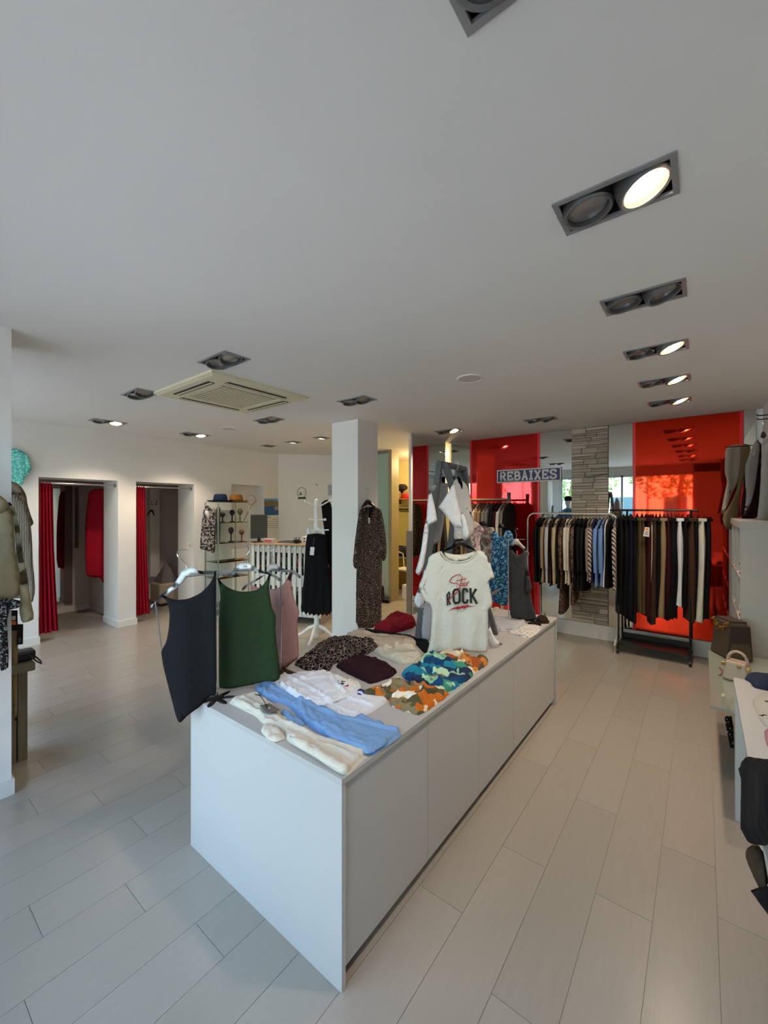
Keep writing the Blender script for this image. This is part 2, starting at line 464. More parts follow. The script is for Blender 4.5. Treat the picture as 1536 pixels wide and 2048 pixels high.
struct('roof_slab', MB().box(-8.2, YF - .3, CE + .2, XR + .2, 7.8, CE + .35), ceilw)
# ---- right wall and back wall
struct('wall_right', MB().box(XR, YF - .1, -.1, XR + .12, 5.95, CE + .2), wallw)
wb = struct('wall_back', MB().box(-3.18, YB + .012, -.1, XR, YB + .15, CE + .2), wallw)
zb = .185
def panel(name, u0, u1, m, edge=None, z0=zb, y=YB):
    x0 = py(u0, 1000, y).x; x1 = py(u1, 1000, y).x
    o = MB().box(x0 + .003, y - .008, z0, x1 - .003, y + .011, CE - .004).build(name, m, wb)
    if edge:
        MB().box(x0, y - .011, z0, x0 + .028, y - .0082, CE - .004).build('panel_edge', edge, o)
        MB().box(x1 - .03, y - .011, z0, x1 - .002, y - .0082, CE - .004).build('panel_edge', edge, o)
    return o
panel('mirror_panel', 898, 941, mirror)
panel('red_panel', 941, 1080, redp, rededge)
panel('mirror_panel', 1080, 1144, mirror)
panel('mirror_panel', 1217, 1266, mirror)
panel('red_panel', 1266, 1487, orangep, rededge)
panel('mirror_panel', 1487, 1512, mirror)
# stacked-stone strip: every stone its own piece
xs0, xs1 = py(1144, 1000, YB).x, py(1217, 1000, YB).x
stm = [mat('ledge_stone_%d' % i, h, .85, grain=.35, gscale=9, gvec=(1, 1, 5), bump=.5, bscale=40, bvec=(1, 1, 3)) for i, h in enumerate(('c6baaa', 'b8ac9c', 'd2c6b6', 'aca090', 'cabeae'))]
struct_bg = MB().box(xs0, YB - .004, zb, xs1, YB + .012, CE - .003).build('stone_backing', mat('stone_mortar', '5a5550', .9), wb)
z = zb; rng = random.Random(11); row = 0
while z < CE - .012:
    hgt = rng.choice((.038, .046, .055, .05, .07)); hgt = min(hgt, CE - .004 - z)
    cuts = [xs0] + sorted(xs0 + (xs1 - xs0) * q for q in ([rng.uniform(.25, .42), rng.uniform(.62, .8)] if rng.random() < .45 else [rng.uniform(.3, .7)])) + [xs1]
    for a, b in zip(cuts, cuts[1:]):
        dep = rng.uniform(.008, .034); sub = rng.random() < .35 and hgt > .045
        for zz0, zz1 in (((z, z + hgt * .5), (z + hgt * .5, z + hgt)) if sub else ((z, z + hgt),)):
            dd = dep + rng.uniform(-.006, .006); sk2 = rng.uniform(-.004, .004)
            mb = MB(); mb.add([(a + .0015, YB - .004, zz0 + .0015), (b - .0015, YB - .004, zz0 + .0015), (b - .0015, YB - .004, zz1 - .0015), (a + .0015, YB - .004, zz1 - .0015),
                               (a + .003, YB - .004 - dd - sk2, zz0 + .003), (b - .003, YB - .004 - dd + sk2, zz0 + .004), (b - .003, YB - .004 - dd - sk2, zz1 - .004), (a + .003, YB - .004 - dd + sk2, zz1 - .003)],
                              [(0, 1, 2, 3), (4, 7, 6, 5), (0, 4, 5, 1), (1, 5, 6, 2), (2, 6, 7, 3), (3, 7, 4, 0)]).build('stone', rng.choice(stm), struct_bg)
    z += hgt
struct('baseboard_back', MB().box(-3.15, YB - .018, 0, XR, YB + .012, .17).box(-3.15, YB - .026, .17, XR, YB + .012, .183), offwh)
# mirrored partition standing out from the back wall
mp_ = struct('wall_partition', MB().box(-3.225, 4.74, 0, -3.185, 5.70, CE - .002), offwh)
MB().box(-3.184, 4.77, .1, -3.178, 5.69, CE - .02).build('mirror_panel', mirror, mp_)
MB().box(-3.25, 4.715, .02, -3.165, 4.739, 1.34).build('door_handle', steel, mp_, bevel=.004)
# ---- pillars
def pillar(name, x0, y0, x1, y1):
    o = struct(name, MB().box(x0, y0, 0, x1, y1, CE), wallw)
    MB().box(x0 - .012, y0 - .012, 0, x1 + .012, y1 + .012, .09).build('baseboard', offwh, o)
    return o
pillar('pillar_centre', -3.59, 3.61, -3.17, 3.98)
pillar('pillar_left', -3.58, .15, -3.16, .572)
# ---- left wall with two fitting-room openings and a niche
A0, A1, B0, B1, LT = 1.407, 2.27, 2.50, 3.348, 2.035
N0, N1, NZ0, NZ1 = 4.008, 4.66, .95, 2.068
xb = -6.92
mb = MB()
mb.box(xb, YF - .1, 0, XL, A0, CE).box(xb, A1, 0, XL, B0, CE).box(xb, A0, LT, XL, A1, CE).box(xb, B0, LT, XL, B1, CE).box(xb, B1, 0, XL, N0, CE)
mb.box(xb, N0, 0, XL, N1, NZ0).box(xb, N0, NZ1, XL, N1, CE).box(xb, N1, 0, XL, 5.0, CE).box(xb, N0, NZ0, XL - .2, N1, NZ1)
wl = struct('wall_left', mb, wallw)
mb = MB()
for a, b in ((YF, A0), (A1, B0), (B1, 5.0)): mb.box(XL - .01, a - .012, 0, XL + .014, b + .012, .088)
for yy, s in ((A0, 1), (A1, -1), (B0, 1), (B1, -1)): mb.box(xb, min(yy, yy + s * .013), 0, XL, max(yy, yy + s * .013), .088)
struct('baseboard_left', mb, offwh)
struct('wall_fitting_room', MB().box(-8.1, .6, 0, -8.0, 4.2, CE).box(-8.0, .6, 0, xb, .7, CE).box(-8.0, 4.1, 0, xb, 4.2, CE).box(-8.0, 2.42, 0, -7.3, 2.5, CE), mat('fitting_room_paint', 'd3c6c0', .8))
struct('baseboard_fitting_room', MB().box(-8.0, .7, 0, -7.985, 4.1, .08), offwh)
# ---- diagonal back wall behind the till
dA = Vector((-6.40, 5.0, 0)); dB = Vector((-5.68, 5.853, 0)); dd = (dB - dA).normalized(); dn = Vector((dd.y, -dd.x, 0))   # dn points into the shop
mb = MB(); q = [dA - dd * .3, dB + dd * .1]
mb.add([*(p for p in (q[0], q[1], q[1] - dn * .12, q[0] - dn * .12)), *(p + Vector((0, 0, CE)) for p in (q[0], q[1], q[1] - dn * .12, q[0] - dn * .12))],
       [(0, 1, 2, 3), (4, 7, 6, 5), (0, 4, 5, 1), (1, 5, 6, 2), (2, 6, 7, 3), (3, 7, 4, 0)])
struct('wall_till', mb, wallw)
dang = math.atan2(dd.y, dd.x)
# ---- glazed store-room front and the store room
gl = struct('window_store_room', MB().box(-5.68, 5.85, 0, -5.60, 5.90, CE).box(-5.60, 5.85, 0, -4.41, 5.90, .06).box(-5.6, 5.85, CE - .05, -4.41, 5.9, CE), steel)
for a, b in ((-5.6, -5.02), (-5.0, -4.41)): MB().box(a, 5.868, .06, b, 5.88, CE - .05).build('pane', frost, gl)
struct('door_jamb', MB().box(-4.41, 5.845, 0, -4.34, 6.06, CE), mat('pale_oak_jamb', '9b8d6e', .5, grain=.12, gscale=5, gvec=(12, 12, 1)))
yel = mat('store_room_paint', 'e6d9a4', .7)
struct('wall_store_room', MB().box(-5.7, 7.4, 0, -2.6, 7.5, CE).box(-5.75, 5.9, 0, -5.68, 7.5, CE).box(-2.7, YB + .15, 0, -2.6, 7.5, CE), yel)
# ---- shop front behind the viewer: piers, sill, lintel, frames and panes
fr_ = mat('window_frame_white', 'd4d8d8', .45)
struct('wall_front', MB().box(-8.1, YF - .16, 0, -6.2, YF, CE + .2).box(-3.62, YF - .16, 0, -3.1, YF, CE + .2).box(-.16, YF - .16, 0, XR + .1, YF, CE + .2)
       .box(-8.1, YF - .16, 2.5, XR + .1, YF, CE + .2).box(-6.2, YF - .16, 0, -3.62, YF, .12).box(-3.1, YF - .16, 0, -.16, YF, .12), wallw)
for n_, (a, b) in enumerate(((-6.2, -3.62), (-3.1, -.16))):
    mb = MB(); cnt_ = 2; st = (b - a) / cnt_
    for q in range(cnt_ + 1): mb.box(a + q * st - .025, YF - .11, .12, a + q * st + .025, YF - .05, 2.5)
    mb.box(a, YF - .11, .12, b, YF - .05, .17).box(a, YF - .11, 2.45, b, YF - .05, 2.5)
    wo = struct('window_%d' % (n_ + 1), mb, fr_)
    for q in range(cnt_): MB().box(a + q * st + .025, YF - .085, .17, a + (q + 1) * st - .025, YF - .079, 2.45).build('pane', glassc, wo)
    pl = bpy.data.lights.new('window_portal', 'AREA'); pl.shape = 'RECTANGLE'; pl.size = b - a; pl.size_y = 2.3; pl.cycles.is_portal = True
    po = bpy.data.objects.new('window_portal', pl); COL.objects.link(po); po.location = ((a + b) / 2, YF - .12, 1.31); po.rotation_euler = (PI / 2, 0, 0)
# ---- the street outside
struct('street', MB().box(-40, -22, -.3, 30, YF - .16, -.13), mat('paving', 'a8a49c', .8, grain=.2, gscale=2))
def house(name, label, x0, x1, ht, m, seed):
    t = thing(name, label, 'building', ((x0 + x1) / 2, -16, -.13))
    MB().box(x0, -22, -.13, x1, -16, ht).build('facade', m, t)
    MB().box(x0, -22, ht, x1, -15.8, ht + .3).build('cornice', fr_, t)
    n = max(2, int((x1 - x0) / 2.2)); st = (x1 - x0) / n
    for i in range(n):
        for j in range(int(ht / 3)):
            a = x0 + i * st + st * .25; z0 = j * 3 + .7
            wdw = MB().box(a, -16.03, z0, a + st * .5, -15.98, z0 + 1.7).build('window', fr_, t)
            MB().box(a + .08, -15.985, z0 + .08, a + st * .5 - .08, -15.97, z0 + 1.62).build('pane', mat('street_window', '3c5560', .1), wdw)
house('town_house', 'pale turquoise house across the street reflected in the mirrors', -9.5, -2.5, 9, mat('turquoise_render', '9fd4d6', .8), 1)
house('town_house', 'cream house beside the turquoise one across the street', -2.4, 5, 8, mat('cream_render', 'd8d0bc', .8), 2)
house('town_house', 'white house at the far left across the street', -20, -9.6, 8.5, mat('white_render', 'd6dcdc', .8), 3)
leafm = mat('leaf_green', '6f9a35', .5, grain=.4, gscale=3)
bark = mat('bark', '5a4a3a', .9)
def tree(x, y, label, seed):
    t = thing('street_tree', label, 'tree', (x, y, -.13), 'street trees outside the window')
    MB().tube([(x, y, -.13), (x + .03, y, 1.2), (x, y + .03, 2.3), (x + .1, y, 3.2)], [.13, .1, .09, .05], 8).build('trunk', bark, t)
    r = random.Random(seed); mb = MB()
    for i in range(1500):
        while True:
            p = Vector((r.uniform(-1, 1), r.uniform(-1, 1), r.uniform(-1, 1)))
            if p.length < 1: break
        p = Vector((x + p.x * 1.7, y + p.y * 1.5, 3.15 + p.z * 1.35)); a = Vector((r.gauss(0, 1), r.gauss(0, 1), r.gauss(0, 1))).normalized(); b = a.orthogonal().normalized(); s = r.uniform(.06, .11)
        mb.add([p - a * s, p + b * s * .5, p + a * s, p - b * s * .5], [(0, 1, 2, 3)])
    o = mb.build('foliage', leafm, t, smooth=False); o['kind'] = 'stuff'
tree(-4.0, -5.5, 'leafy street tree seen in the narrow mirror beside the stone strip', 1)
tree(-.6, -6.0, 'leafy street tree reflected in the orange red panel', 2)
tree(-8.3, -6.2, 'leafy street tree reflected in the left red panel', 3)

# ================================================================ CEILING THINGS
lensoff = mat('lamp_glass_off', '9a9a98', .12, .5)
lenson = mat('lamp_glass_lit', 'fff2dc', .3, emit='ffcf98', estr=5)
bulbm = mat('halogen_filament', 'fffaf0', .3, emit='fff0d8', estr=60)
ringm = mat('lamp_ring_grey', '77787a', .3, .7)
def lamp(t, cx, cy, lit, tilt):
    o = ORG[t.name]; M = Matrix.Rotation(tilt, 3, 'Y') @ Matrix.Rotation(PI, 3, 'X')
    c0 = o + Vector((cx, cy, .006))
    ring = MB().lathe([(.078, -.052), (.08, -.02), (.08, .018), (.074, .024), (.066, .02), (.066, .004), (.064, -.05)], c0, 28, M).build('lamp_ring', ringm, t)
    MB().lathe([(.001, -.03), (.035, -.024), (.064, -.002), (.064, .002), (.045, .006), (.001, .007)], c0, 28, M).build('lamp_lens', lenson if lit else lensoff, ring)
    if lit:
        MB().lathe([(.001, .004), (.022, .006), (.026, .011), (.014, .014), (.001, .015)], c0, 16, M).build('lamp_bulb', bulbm, ring)
        L = bpy.data.lights.new('lamp_light', 'SPOT'); L.energy = 34; L.color = (1, .80, .62); L.spot_size = math.radians(105); L.spot_blend = .6; L.shadow_soft_size = .05
        q = bpy.data.objects.new('lamp_light', L); link(q, t); q.location = Vector((cx, cy, -.05)); q.rotation_euler = (0, -tilt, 0)
def fixture(x, y, rot, lit, label, nl=2):
    t = thing('recessed_light', label, 'ceiling light', (x, y, CE), 'recessed ceiling lights')
    a, b = (LX, LY) if nl == 2 else (.19, .19)
    if nl == 2 and rot: a, b = b, a
    fwd = .018
    mb = MB(); o = Vector((x, y, CE))
    def bx(x0, y0, z0, x1, y1, z1): mb.box(o.x + x0, o.y + y0, o.z + z0, o.x + x1, o.y + y1, o.z + z1)
    bx(-a / 2, -b / 2, -.006, a / 2, -b / 2 + fwd, .004); bx(-a / 2, b / 2 - fwd, -.006, a / 2, b / 2, .004)
    bx(-a / 2, -b / 2 + fwd, -.006, -a / 2 + fwd, b / 2 - fwd, .004); bx(a / 2 - fwd, -b / 2 + fwd, -.006, a / 2, b / 2 - fwd, .004)
    mb.build('frame', greymet, t)
    mb = MB(); i = .0125
    bx(-a / 2 + i, -b / 2 + i, .004, -a / 2 + i + .003, b / 2 - i, .13); bx(a / 2 - i - .003, -b / 2 + i, .004, a / 2 - i, b / 2 - i, .13)
    bx(-a / 2 + i, -b / 2 + i, .004, a / 2 - i, -b / 2 + i + .003, .13); bx(-a / 2 + i, b / 2 - i - .003, .004, a / 2 - i, b / 2 - i, .13); bx(-a / 2 + i, -b / 2 + i, .128, a / 2 - i, b / 2 - i, .132)
    mb.build('housing', recess, t)
    if nl == 1: lamp(t, 0, 0, lit[0], .1)
    else:
        for s, q in ((-1, 0), (1, 1)):
            cx, cy = (s * .083, 0) if not rot else (0, s * .083)
            lamp(t, cx, cy, lit[q], -.34 if s == 1 and not rot else -.16)
        mb = MB()
        if rot: bx(-a / 2 + i, -.004, .03, a / 2 - i, .004, .1)
        else: bx(-.004, -b / 2 + i, .03, .004, b / 2 - i, .1)
        mb.build('divider', recess, t)
    return t
rowl = ['twin recessed light at the top edge of the picture, nearest of the right row', 'large twin recessed light with its right lamp lit, second of the right row', 'twin recessed light with both lamps off, third of the right row',
        'twin recessed light with right lamp lit, fourth of the right row', 'twin recessed light with right lamp lit, fifth of the right row', 'twin recessed light nearest the orange panel, last of the right row',
        'twin recessed light in front of the air conditioner, nearest the viewer', 'twin recessed light at the left corner of the air conditioner', 'twin recessed light above the first fitting room curtain',
        'twin recessed light above the second fitting room opening', 'twin recessed light half hidden behind the left pillar', 'twin recessed light just beyond the air conditioner', 'twin recessed light right of the air conditioner before the centre pillar',
        'twin recessed light with one lamp lit above the mirrored partition', 'twin recessed light with lamps off above the left red panel']
for (x, y, r_, l_), lb in zip(fx, rowl): fixture(x, y, r_, l_, lb)
for (x, y, l_), lb in zip(single, ('single recessed light that is off, leftmost above the till', 'single lit recessed light, middle of three above the till', 'single lit recessed light, rightmost of three above the till')):
    fixture(x, y, 0, (l_,), lb, 1)
# air conditioner cassette
ax, ay = -3.387, 2.135
t = thing('air_conditioner', 'cream square cassette air conditioner set in the ceiling', 'air conditioner', (ax, ay, CE))
hs = .482
mb = MB(); o = Vector((ax, ay, CE))
vs = []
for z0, s in ((0, hs), (-.018, hs), (-.032, hs - .03), (-.034, .30), (-.028, .295)):
    vs += [(ax + i * s, ay + j * s, CE + z0) for i, j in ((-1, -1), (1, -1), (1, 1), (-1, 1))]
fs = [(4 * k + i, 4 * k + (i + 1) % 4, 4 * k + 4 + (i + 1) % 4, 4 * k + 4 + i) for k in range(4) for i in range(4)]
mb.add(vs, fs).build('casing', acm, t, smooth=False)
gr = MB().box(ax - .295, ay - .295, CE - .03, ax + .295, ay + .295, CE - .02).build('grille_panel', acm, t)
mb = MB()
MB().box(ax - .27, ay - .27, CE - .034, ax + .27, ay + .27, CE - .03).build('grille_mesh', acd, gr)
for k in range(17):
    MB().box(ax - .265, ay - .26 + k * .0325 - .002, CE - .037, ax + .265, ay - .26 + k * .0325 + .002, CE - .034).build('grille_slat', acm, gr)
for s, ax_ in ((-1, 0), (1, 0), (-1, 1), (1, 1)):
    def slot(n0, n1, z0, z1, mm, nm):
        m_ = MB(); a, b = sorted((s * n0, s * n1))
        if ax_ == 0: m_.box(ax - .29, ay + a, CE + z0, ax + .29, ay + b, CE + z1)
        else: m_.box(ax + a, ay - .29, CE + z0, ax + b, ay + .29, CE + z1)
        m_.build(nm, mm, t)
    slot(.345, .40, -.0375, -.030, recess, 'air_outlet'); slot(.362, .38, -.041, -.037, acm, 'louvre')
for (x, y), lb in (((-1.466, 3.02), 'round flush ceiling speaker between the two light rows'), ((-4.87, 3.01), 'round flush ceiling speaker beyond the air conditioner')):
    t = thing('ceiling_speaker', lb, 'speaker', (x, y, CE), 'ceiling speakers')
    MB().lathe([(.103, 0), (.103, -.006), (.094, -.010), (.09, -.006), (.09, 0)], (x, y, CE), 32).build('rim', offwh, t)
    MB().lathe([(.09, -.004), (.088, -.007), (.001, -.008)], (x, y, CE), 32).build('grille', mat('speaker_grille', 'c9c4be', .7), t)

# ================================================================ DISPLAY COUNTER
TZ = .730
x0, x1, y0, y1 = -1.985, -.970, 1.022, 3.64
t = thing('display_counter', 'long white lacquered display counter in the middle of the shop', 'counter', ((x0 + x1) / 2, (y0 + y1) / 2, 0))
MB().box(x0 + .02, y0 + .022, .07, x1 - .036, y1 - .022, TZ - .024).build('carcass', white, t)
MB().box(x0 + .05, y0 + .022, 0, x1 - .05, y1 - .022, .07).build('plinth', mat('plinth_grey', '8a8783', .5), t)
MB().box(x0, y0 - .003, TZ - .022, x1 + .003, y1 + .003, TZ).build('worktop', topw, t, bevel=.0012)
for a in (y0, y1 - .02): MB().box(x0, a, 0, x1, a + .02, TZ - .0225).build('end_panel', white, t, bevel=.0008)
dy = [y0 + .024, 1.599, 2.136, 2.673, y1 - .024]
for a, b in zip(dy, dy[1:]): MB().box(x1 - .034, a + .0015, .055, x1 - .014, b - .0015, TZ - .026).build('door', white, t, bevel=.0008)

# ================================================================ CLOTH COLOURS
leo = pat('leopard_print', 'voronoi', 42, [(0, 'a8968c'), (.022, '9c887c'), (.055, '120d0d'), (.50, '0e0a0b'), (.62, '0e0a0b')], warp=.03, feature='DISTANCE_TO_EDGE')
snake = pat('snake_print', 'voronoi', 75, [(0, 'c9c4c0'), (.3, '9a9490'), (.45, '1c1a1c'), (.8, '1a181a')], warp=.04)
bluep = pat('blue_paisley_print', 'voronoi', 30, [(0, '0f3560'), (.18, '12507c'), (.30, '8fc0d8'), (.40, '1a6595'), (.62, '0d3a66'), (.74, '7fb4d0')], warp=.05)
redp2 = pat('rose_diamond_print', 'voronoi', 24, [(0, 'c85a60'), (.16, '9a5058'), (.3, '4a4a48'), (.5, '7c7470'), (.8, 'a89a92')], warp=.01)
orangepr = pat('orange_leaf_print', 'cells', 20, [(0, '5b5638'), (.22, 'c46a1c'), (.42, 'e6d8bc'), (.62, '8a7a58'), (.78, 'efe6d4'), (.9, '4c4a34')], interp='CONSTANT', warp=.05)
rustpr = pat('rust_cream_print', 'cells', 22, [(0, 'a5521c'), (.25, 'e4cfae'), (.5, '5a5240'), (.66, 'c8823a'), (.84, 'efe2ca')], interp='CONSTANT', warp=.06)
tealpr = pat('teal_leaf_print', 'cells', 18, [(0, '12456e'), (.25, '1f7f98'), (.45, '8cc0a0'), (.6, '23304e'), (.78, '3f8f78'), (.9, 'b8d8b0')], interp='CONSTANT', warp=.06)
turq = pat('turquoise_print', 'voronoi', 45, [(0, 'e8fffa'), (.3, '9df0e4'), (.6, '5fd0c8')], warp=.03)
bwp = pat('black_white_print', 'voronoi', 38, [(0, '1b1819'), (.46, '221e1f'), (.58, '8f8682'), (1, 'b8b0ac')], warp=.05)
redwh = pat('red_white_print', 'wave', 14, [(0, 'b51f30'), (.5, 'b51f30'), (.6, 'e8d8d4'), (1, 'e8d8d4')], distort=9)
strip = pat('diagonal_stripe', 'wave', 12, [(0, 'c4b2a8'), (.62, 'c4b2a8'), (.7, '1c1618'), (1, '1c1618')], direction='DIAGONAL')
check = pat('pale_check', 'brick', 9, [(0, 'd8d2c8'), (1, '7a8894')])
floral = pat('dusty_floral', 'noise', 16, [(0, '3a2c30'), (.40, '7c6068'), (.52, 'c8b4b0'), (1, 'd8c8c4')], distort=2)
boho = pat('brown_boho_print', 'noise', 26, [(0, '1e1412'), (.45, '3c2822'), (.55, '8a7462'), (.62, '2c1c1c'), (1, '5a2428')], distort=1.5)
FB = lambda n, h, **k_: fab('cloth_' + n, h, **k_)
cblack = FB('black', '111114'); cchar = FB('charcoal', '151516', bump=.4, bscale=120); cgreen = FB('forest_green', '27381f', bump=.4, bscale=120); cpink = FB('dusty_pink', 'a9807a', bump=.3, bscale=120)
cwhite = FB('white', 'e2e3e6'); ctee = FB('off_white', 'd6d5cc'); ccream = FB('cream', 'd8d0be'); cblue = FB('sky_blue', '7fa5d0'); cburg = FB('burgundy', '2b1018', bump=.4, bscale=110)
cbeige = FB('beige', 'b9ab98'); cknit = pat('cream_rib_knit', 'wave', 38, [(0, 'a8a08a'), (.5, 'cfc8b4'), (1, 'd6cfbc')], direction='X')
cred = FB('crimson', '7a0f1c'); ccurt = FB('curtain_red', 'a8122a', grain=.08); cshaded = FB('shaded_white', '8d898a'); cslate = FB('slate_grey', '3b3c3f'); clilac = FB('cool_light_grey', 'b4b5bd')
ckhaki = FB('khaki', 'b3a786'); colive = FB('olive_brown', '54452c'); ctan = FB('tan', '9c8462'); cbrown = FB('dark_brown', '3e2c20'); cmaroon = FB('maroon', '3a1016'); cnavy = FB('navy', '111722'); ctaupe = FB('taupe', '8a7d72')
cchoc = FB('chocolate', '4a3222'); cgunm = FB('mid_grey', '75706f'); ccamel = FB('camel', 'a67c50')
def WB(n): return n

# ---- three tank tops on two counter stands at the near left corner
cA = crop(300, 1050, .26042); cH = crop(300, 1060, .20833)
def hanger(label, outl, hk, fr, m, extra=None, group=None, tag_px=None):
    P = fr.px(outl); b = fr.at(*P[0])
    t = thing('clothes_hanger', label, 'hanger', b, group)
    sheet('arm', P, fr, m, .008, t, res=.02, fold=0, r=.01, ch=1)
    if extra: sheet('arm', fr.px(extra), fr, m, .007, t, res=.02, fold=0, r=.01)
    if hk: hook(fr, fr.px(hk), .0022, chrome, t)
    return t
f1 = facing(380, 1300, 1.93)
hanger('pale grey plastic hanger holding the charcoal tank top', cH([(0, 775), (5, 730), (40, 690), (110, 620), (230, 520), (285, 430), (300, 395), (350, 370), (420, 352), (450, 380), (480, 392), (610, 392), (740, 385), (745, 398), (620, 420), (480, 425), (400, 430), (360, 450), (300, 520), (240, 570), (140, 640), (60, 690), (25, 720), (15, 775)]),
       cH([(352, 370), (345, 335), (310, 290), (270, 260), (258, 230), (268, 205), (300, 190), (335, 185), (368, 195)]), facing(380, 1300, 1.955), hangw)
t = thing('tank_top', 'charcoal knitted tank top with pointed hem on the counter corner stand', 'top', f1.at(*f1.uv(380, 1440)))
sheet('body', f1.px(cA([(100, 535), (145, 562), (200, 575), (290, 567), (380, 530), (450, 460), (487, 395), (493, 355), (506, 352), (506, 420), (505, 700), (507, 1290), (480, 1320), (445, 1325), (390, 1392), (300, 1450), (232, 1522), (200, 1480), (150, 1300), (100, 1100), (85, 1000), (85, 965), (122, 900), (142, 800), (150, 680), (135, 600), (95, 550)])), f1, cchar, .008, t, res=.016, fold=.019, freq=34, seed=3)
MB().tube([f1.at(*f1.uv(*p)) for p in cA([(40, 585), (58, 700), (75, 850), (90, 955)])], .003, 6).build('hanging_loop', cgunm, t)
f2 = facing(490, 1300, 2.085)
hanger('white plastic hanger with a size tab above the green top', cH([(660, 440), (690, 425), (740, 420), (790, 395), (830, 350), (860, 318), (910, 312), (970, 318), (995, 345), (1040, 375), (1110, 400), (1160, 410), (1220, 440), (1270, 480), (1275, 505), (1250, 500), (1200, 460), (1130, 425), (1040, 408), (960, 390), (880, 390), (820, 410), (790, 435), (700, 445), (665, 460)]),
       cH([(912, 312), (912, 280), (930, 240), (960, 200), (970, 175), (955, 155), (930, 145)]), facing(490, 1300, 2.105), hangw)
ft = facing(490, 1300, 2.088)
tb = thing('size_label', 'small pale sticker with dark letters on the white hanger', 'label', ft.at(*ft.uv(490, 1136)))
poly('sticker', ft.px(cH([(862, 338), (955, 330), (975, 345), (965, 365), (865, 372)])), ft, paper, tb, 0, .001)
strokes('lettering', [ft.px(cH(l)) for l in ([(902, 360), (902, 340), (912, 352), (922, 340), (922, 360)], [(930, 340), (930, 360)])], ft, .0012, cnavy, tb, .0012)
t = thing('tank_top', 'forest green knitted tank top hanging in the middle of three', 'top', f2.at(*f2.uv(490, 1370)))
sheet('body', f2.px(cA([(520, 402), (545, 440), (600, 480), (670, 505), (740, 512), (810, 505), (860, 470), (895, 425), (912, 378), (935, 370), (922, 410), (914, 480), (925, 560), (940, 640), (965, 680), (970, 720), (965, 800), (980, 950), (1000, 1100), (1000, 1180), (960, 1198), (900, 1188), (850, 1208), (780, 1232), (700, 1240), (590, 1250), (530, 1255), (522, 1200), (520, 900), (522, 700), (537, 560), (530, 470), (515, 420)])), f2, cgreen, .008, t, res=.016, fold=.020, freq=30, seed=5)
f3 = facing(570, 1250, 2.335)
hanger('grey plastic hanger holding the dusty pink top', cH([(1115, 400), (1130, 345), (1155, 325), (1215, 322), (1235, 350), (1280, 370), (1360, 390), (1420, 410), (1447, 440), (1440, 470), (1418, 450), (1380, 422), (1300, 408), (1230, 394), (1180, 388), (1150, 408)]),
       cH([(1180, 322), (1185, 260), (1150, 215), (1150, 185), (1185, 168), (1215, 185)]), facing(570, 1250, 2.355), hangg, cH([(880, 580), (885, 550), (920, 520), (1000, 480), (1090, 428), (1104, 440), (1010, 497), (930, 542), (902, 580)]))
t = thing('tank_top', 'dusty pink sleeveless top half hidden behind the green one', 'top', f3.at(*f3.uv(580, 1335)))
sheet('body', f3.px(cA([(770, 440), (800, 470), (860, 490), (935, 495), (990, 480), (1030, 450), (1060, 400), (1073, 360), (1093, 360), (1086, 420), (1092, 500), (1112, 590), (1142, 650), (1145, 690), (1127, 730), (1137, 900), (1140, 1030), (1090, 1060), (1050, 1095), (1010, 1100), (900, 1100), (800, 1090), (790, 700)])), f3, cpink, .008, t, res=.018, fold=.017, freq=34, seed=8)
def stand(name, label, foot, top, arms, bm, petals=True):
    foot = Vector(foot); t = thing(name, label, 'display stand', foot)
    MB().tube([foot + Vector((0, 0, .004)), (foot.x, foot.y, top)], .0042, 8).build('pole', chrome, t)
    MB().tube(arms, .003, 8).build('crossbar', chrome, t)
    MB().box(foot.x - .008, foot.y - .008, foot.z + (top - foot.z) * .66, foot.x + .008, foot.y + .008, foot.z + (top - foot.z) * .71).build('height_clamp', steel, t, bevel=.002)
    fr = Frame(foot, (1, 0, 0), (0, 1, 0))
    if petals: pts = [((.062 + .03 * math.cos(7 * a)) * math.cos(a), (.062 + .03 * math.cos(7 * a)) * math.sin(a)) for a in [2 * PI * i / 56 for i in range(56)]]
    else: pts = [(-.07, -.06), (.09, -.06), (.09, .06), (-.07, .06)]
    sheet('base_plate', pts, fr, bm, .008, t, res=.02, lying=True, r=.006, ch=0)
    return t
fo = pz(432, 1397, TZ); d_ = (fo - EYE).dot(Vector((-SN, CS, 0)))
stand('table_stand', 'chrome T stand with black petal base at the near left counter corner', fo, pd(432, 1146, d_).z, [pd(378, 1153, d_ - .02), pd(432, 1147, d_), pd(500, 1142, d_ + .03)], blackp)
fo = pz(562, 1347, TZ); d_ = (fo - EYE).dot(Vector((-SN, CS, 0)))
stand('table_stand', 'slim chrome stand with brown base plate behind the green top', fo, pd(562, 1142, d_).z, [pd(545, 1143, d_), pd(562, 1142, d_), pd(590, 1141, d_)], cbrown, False)

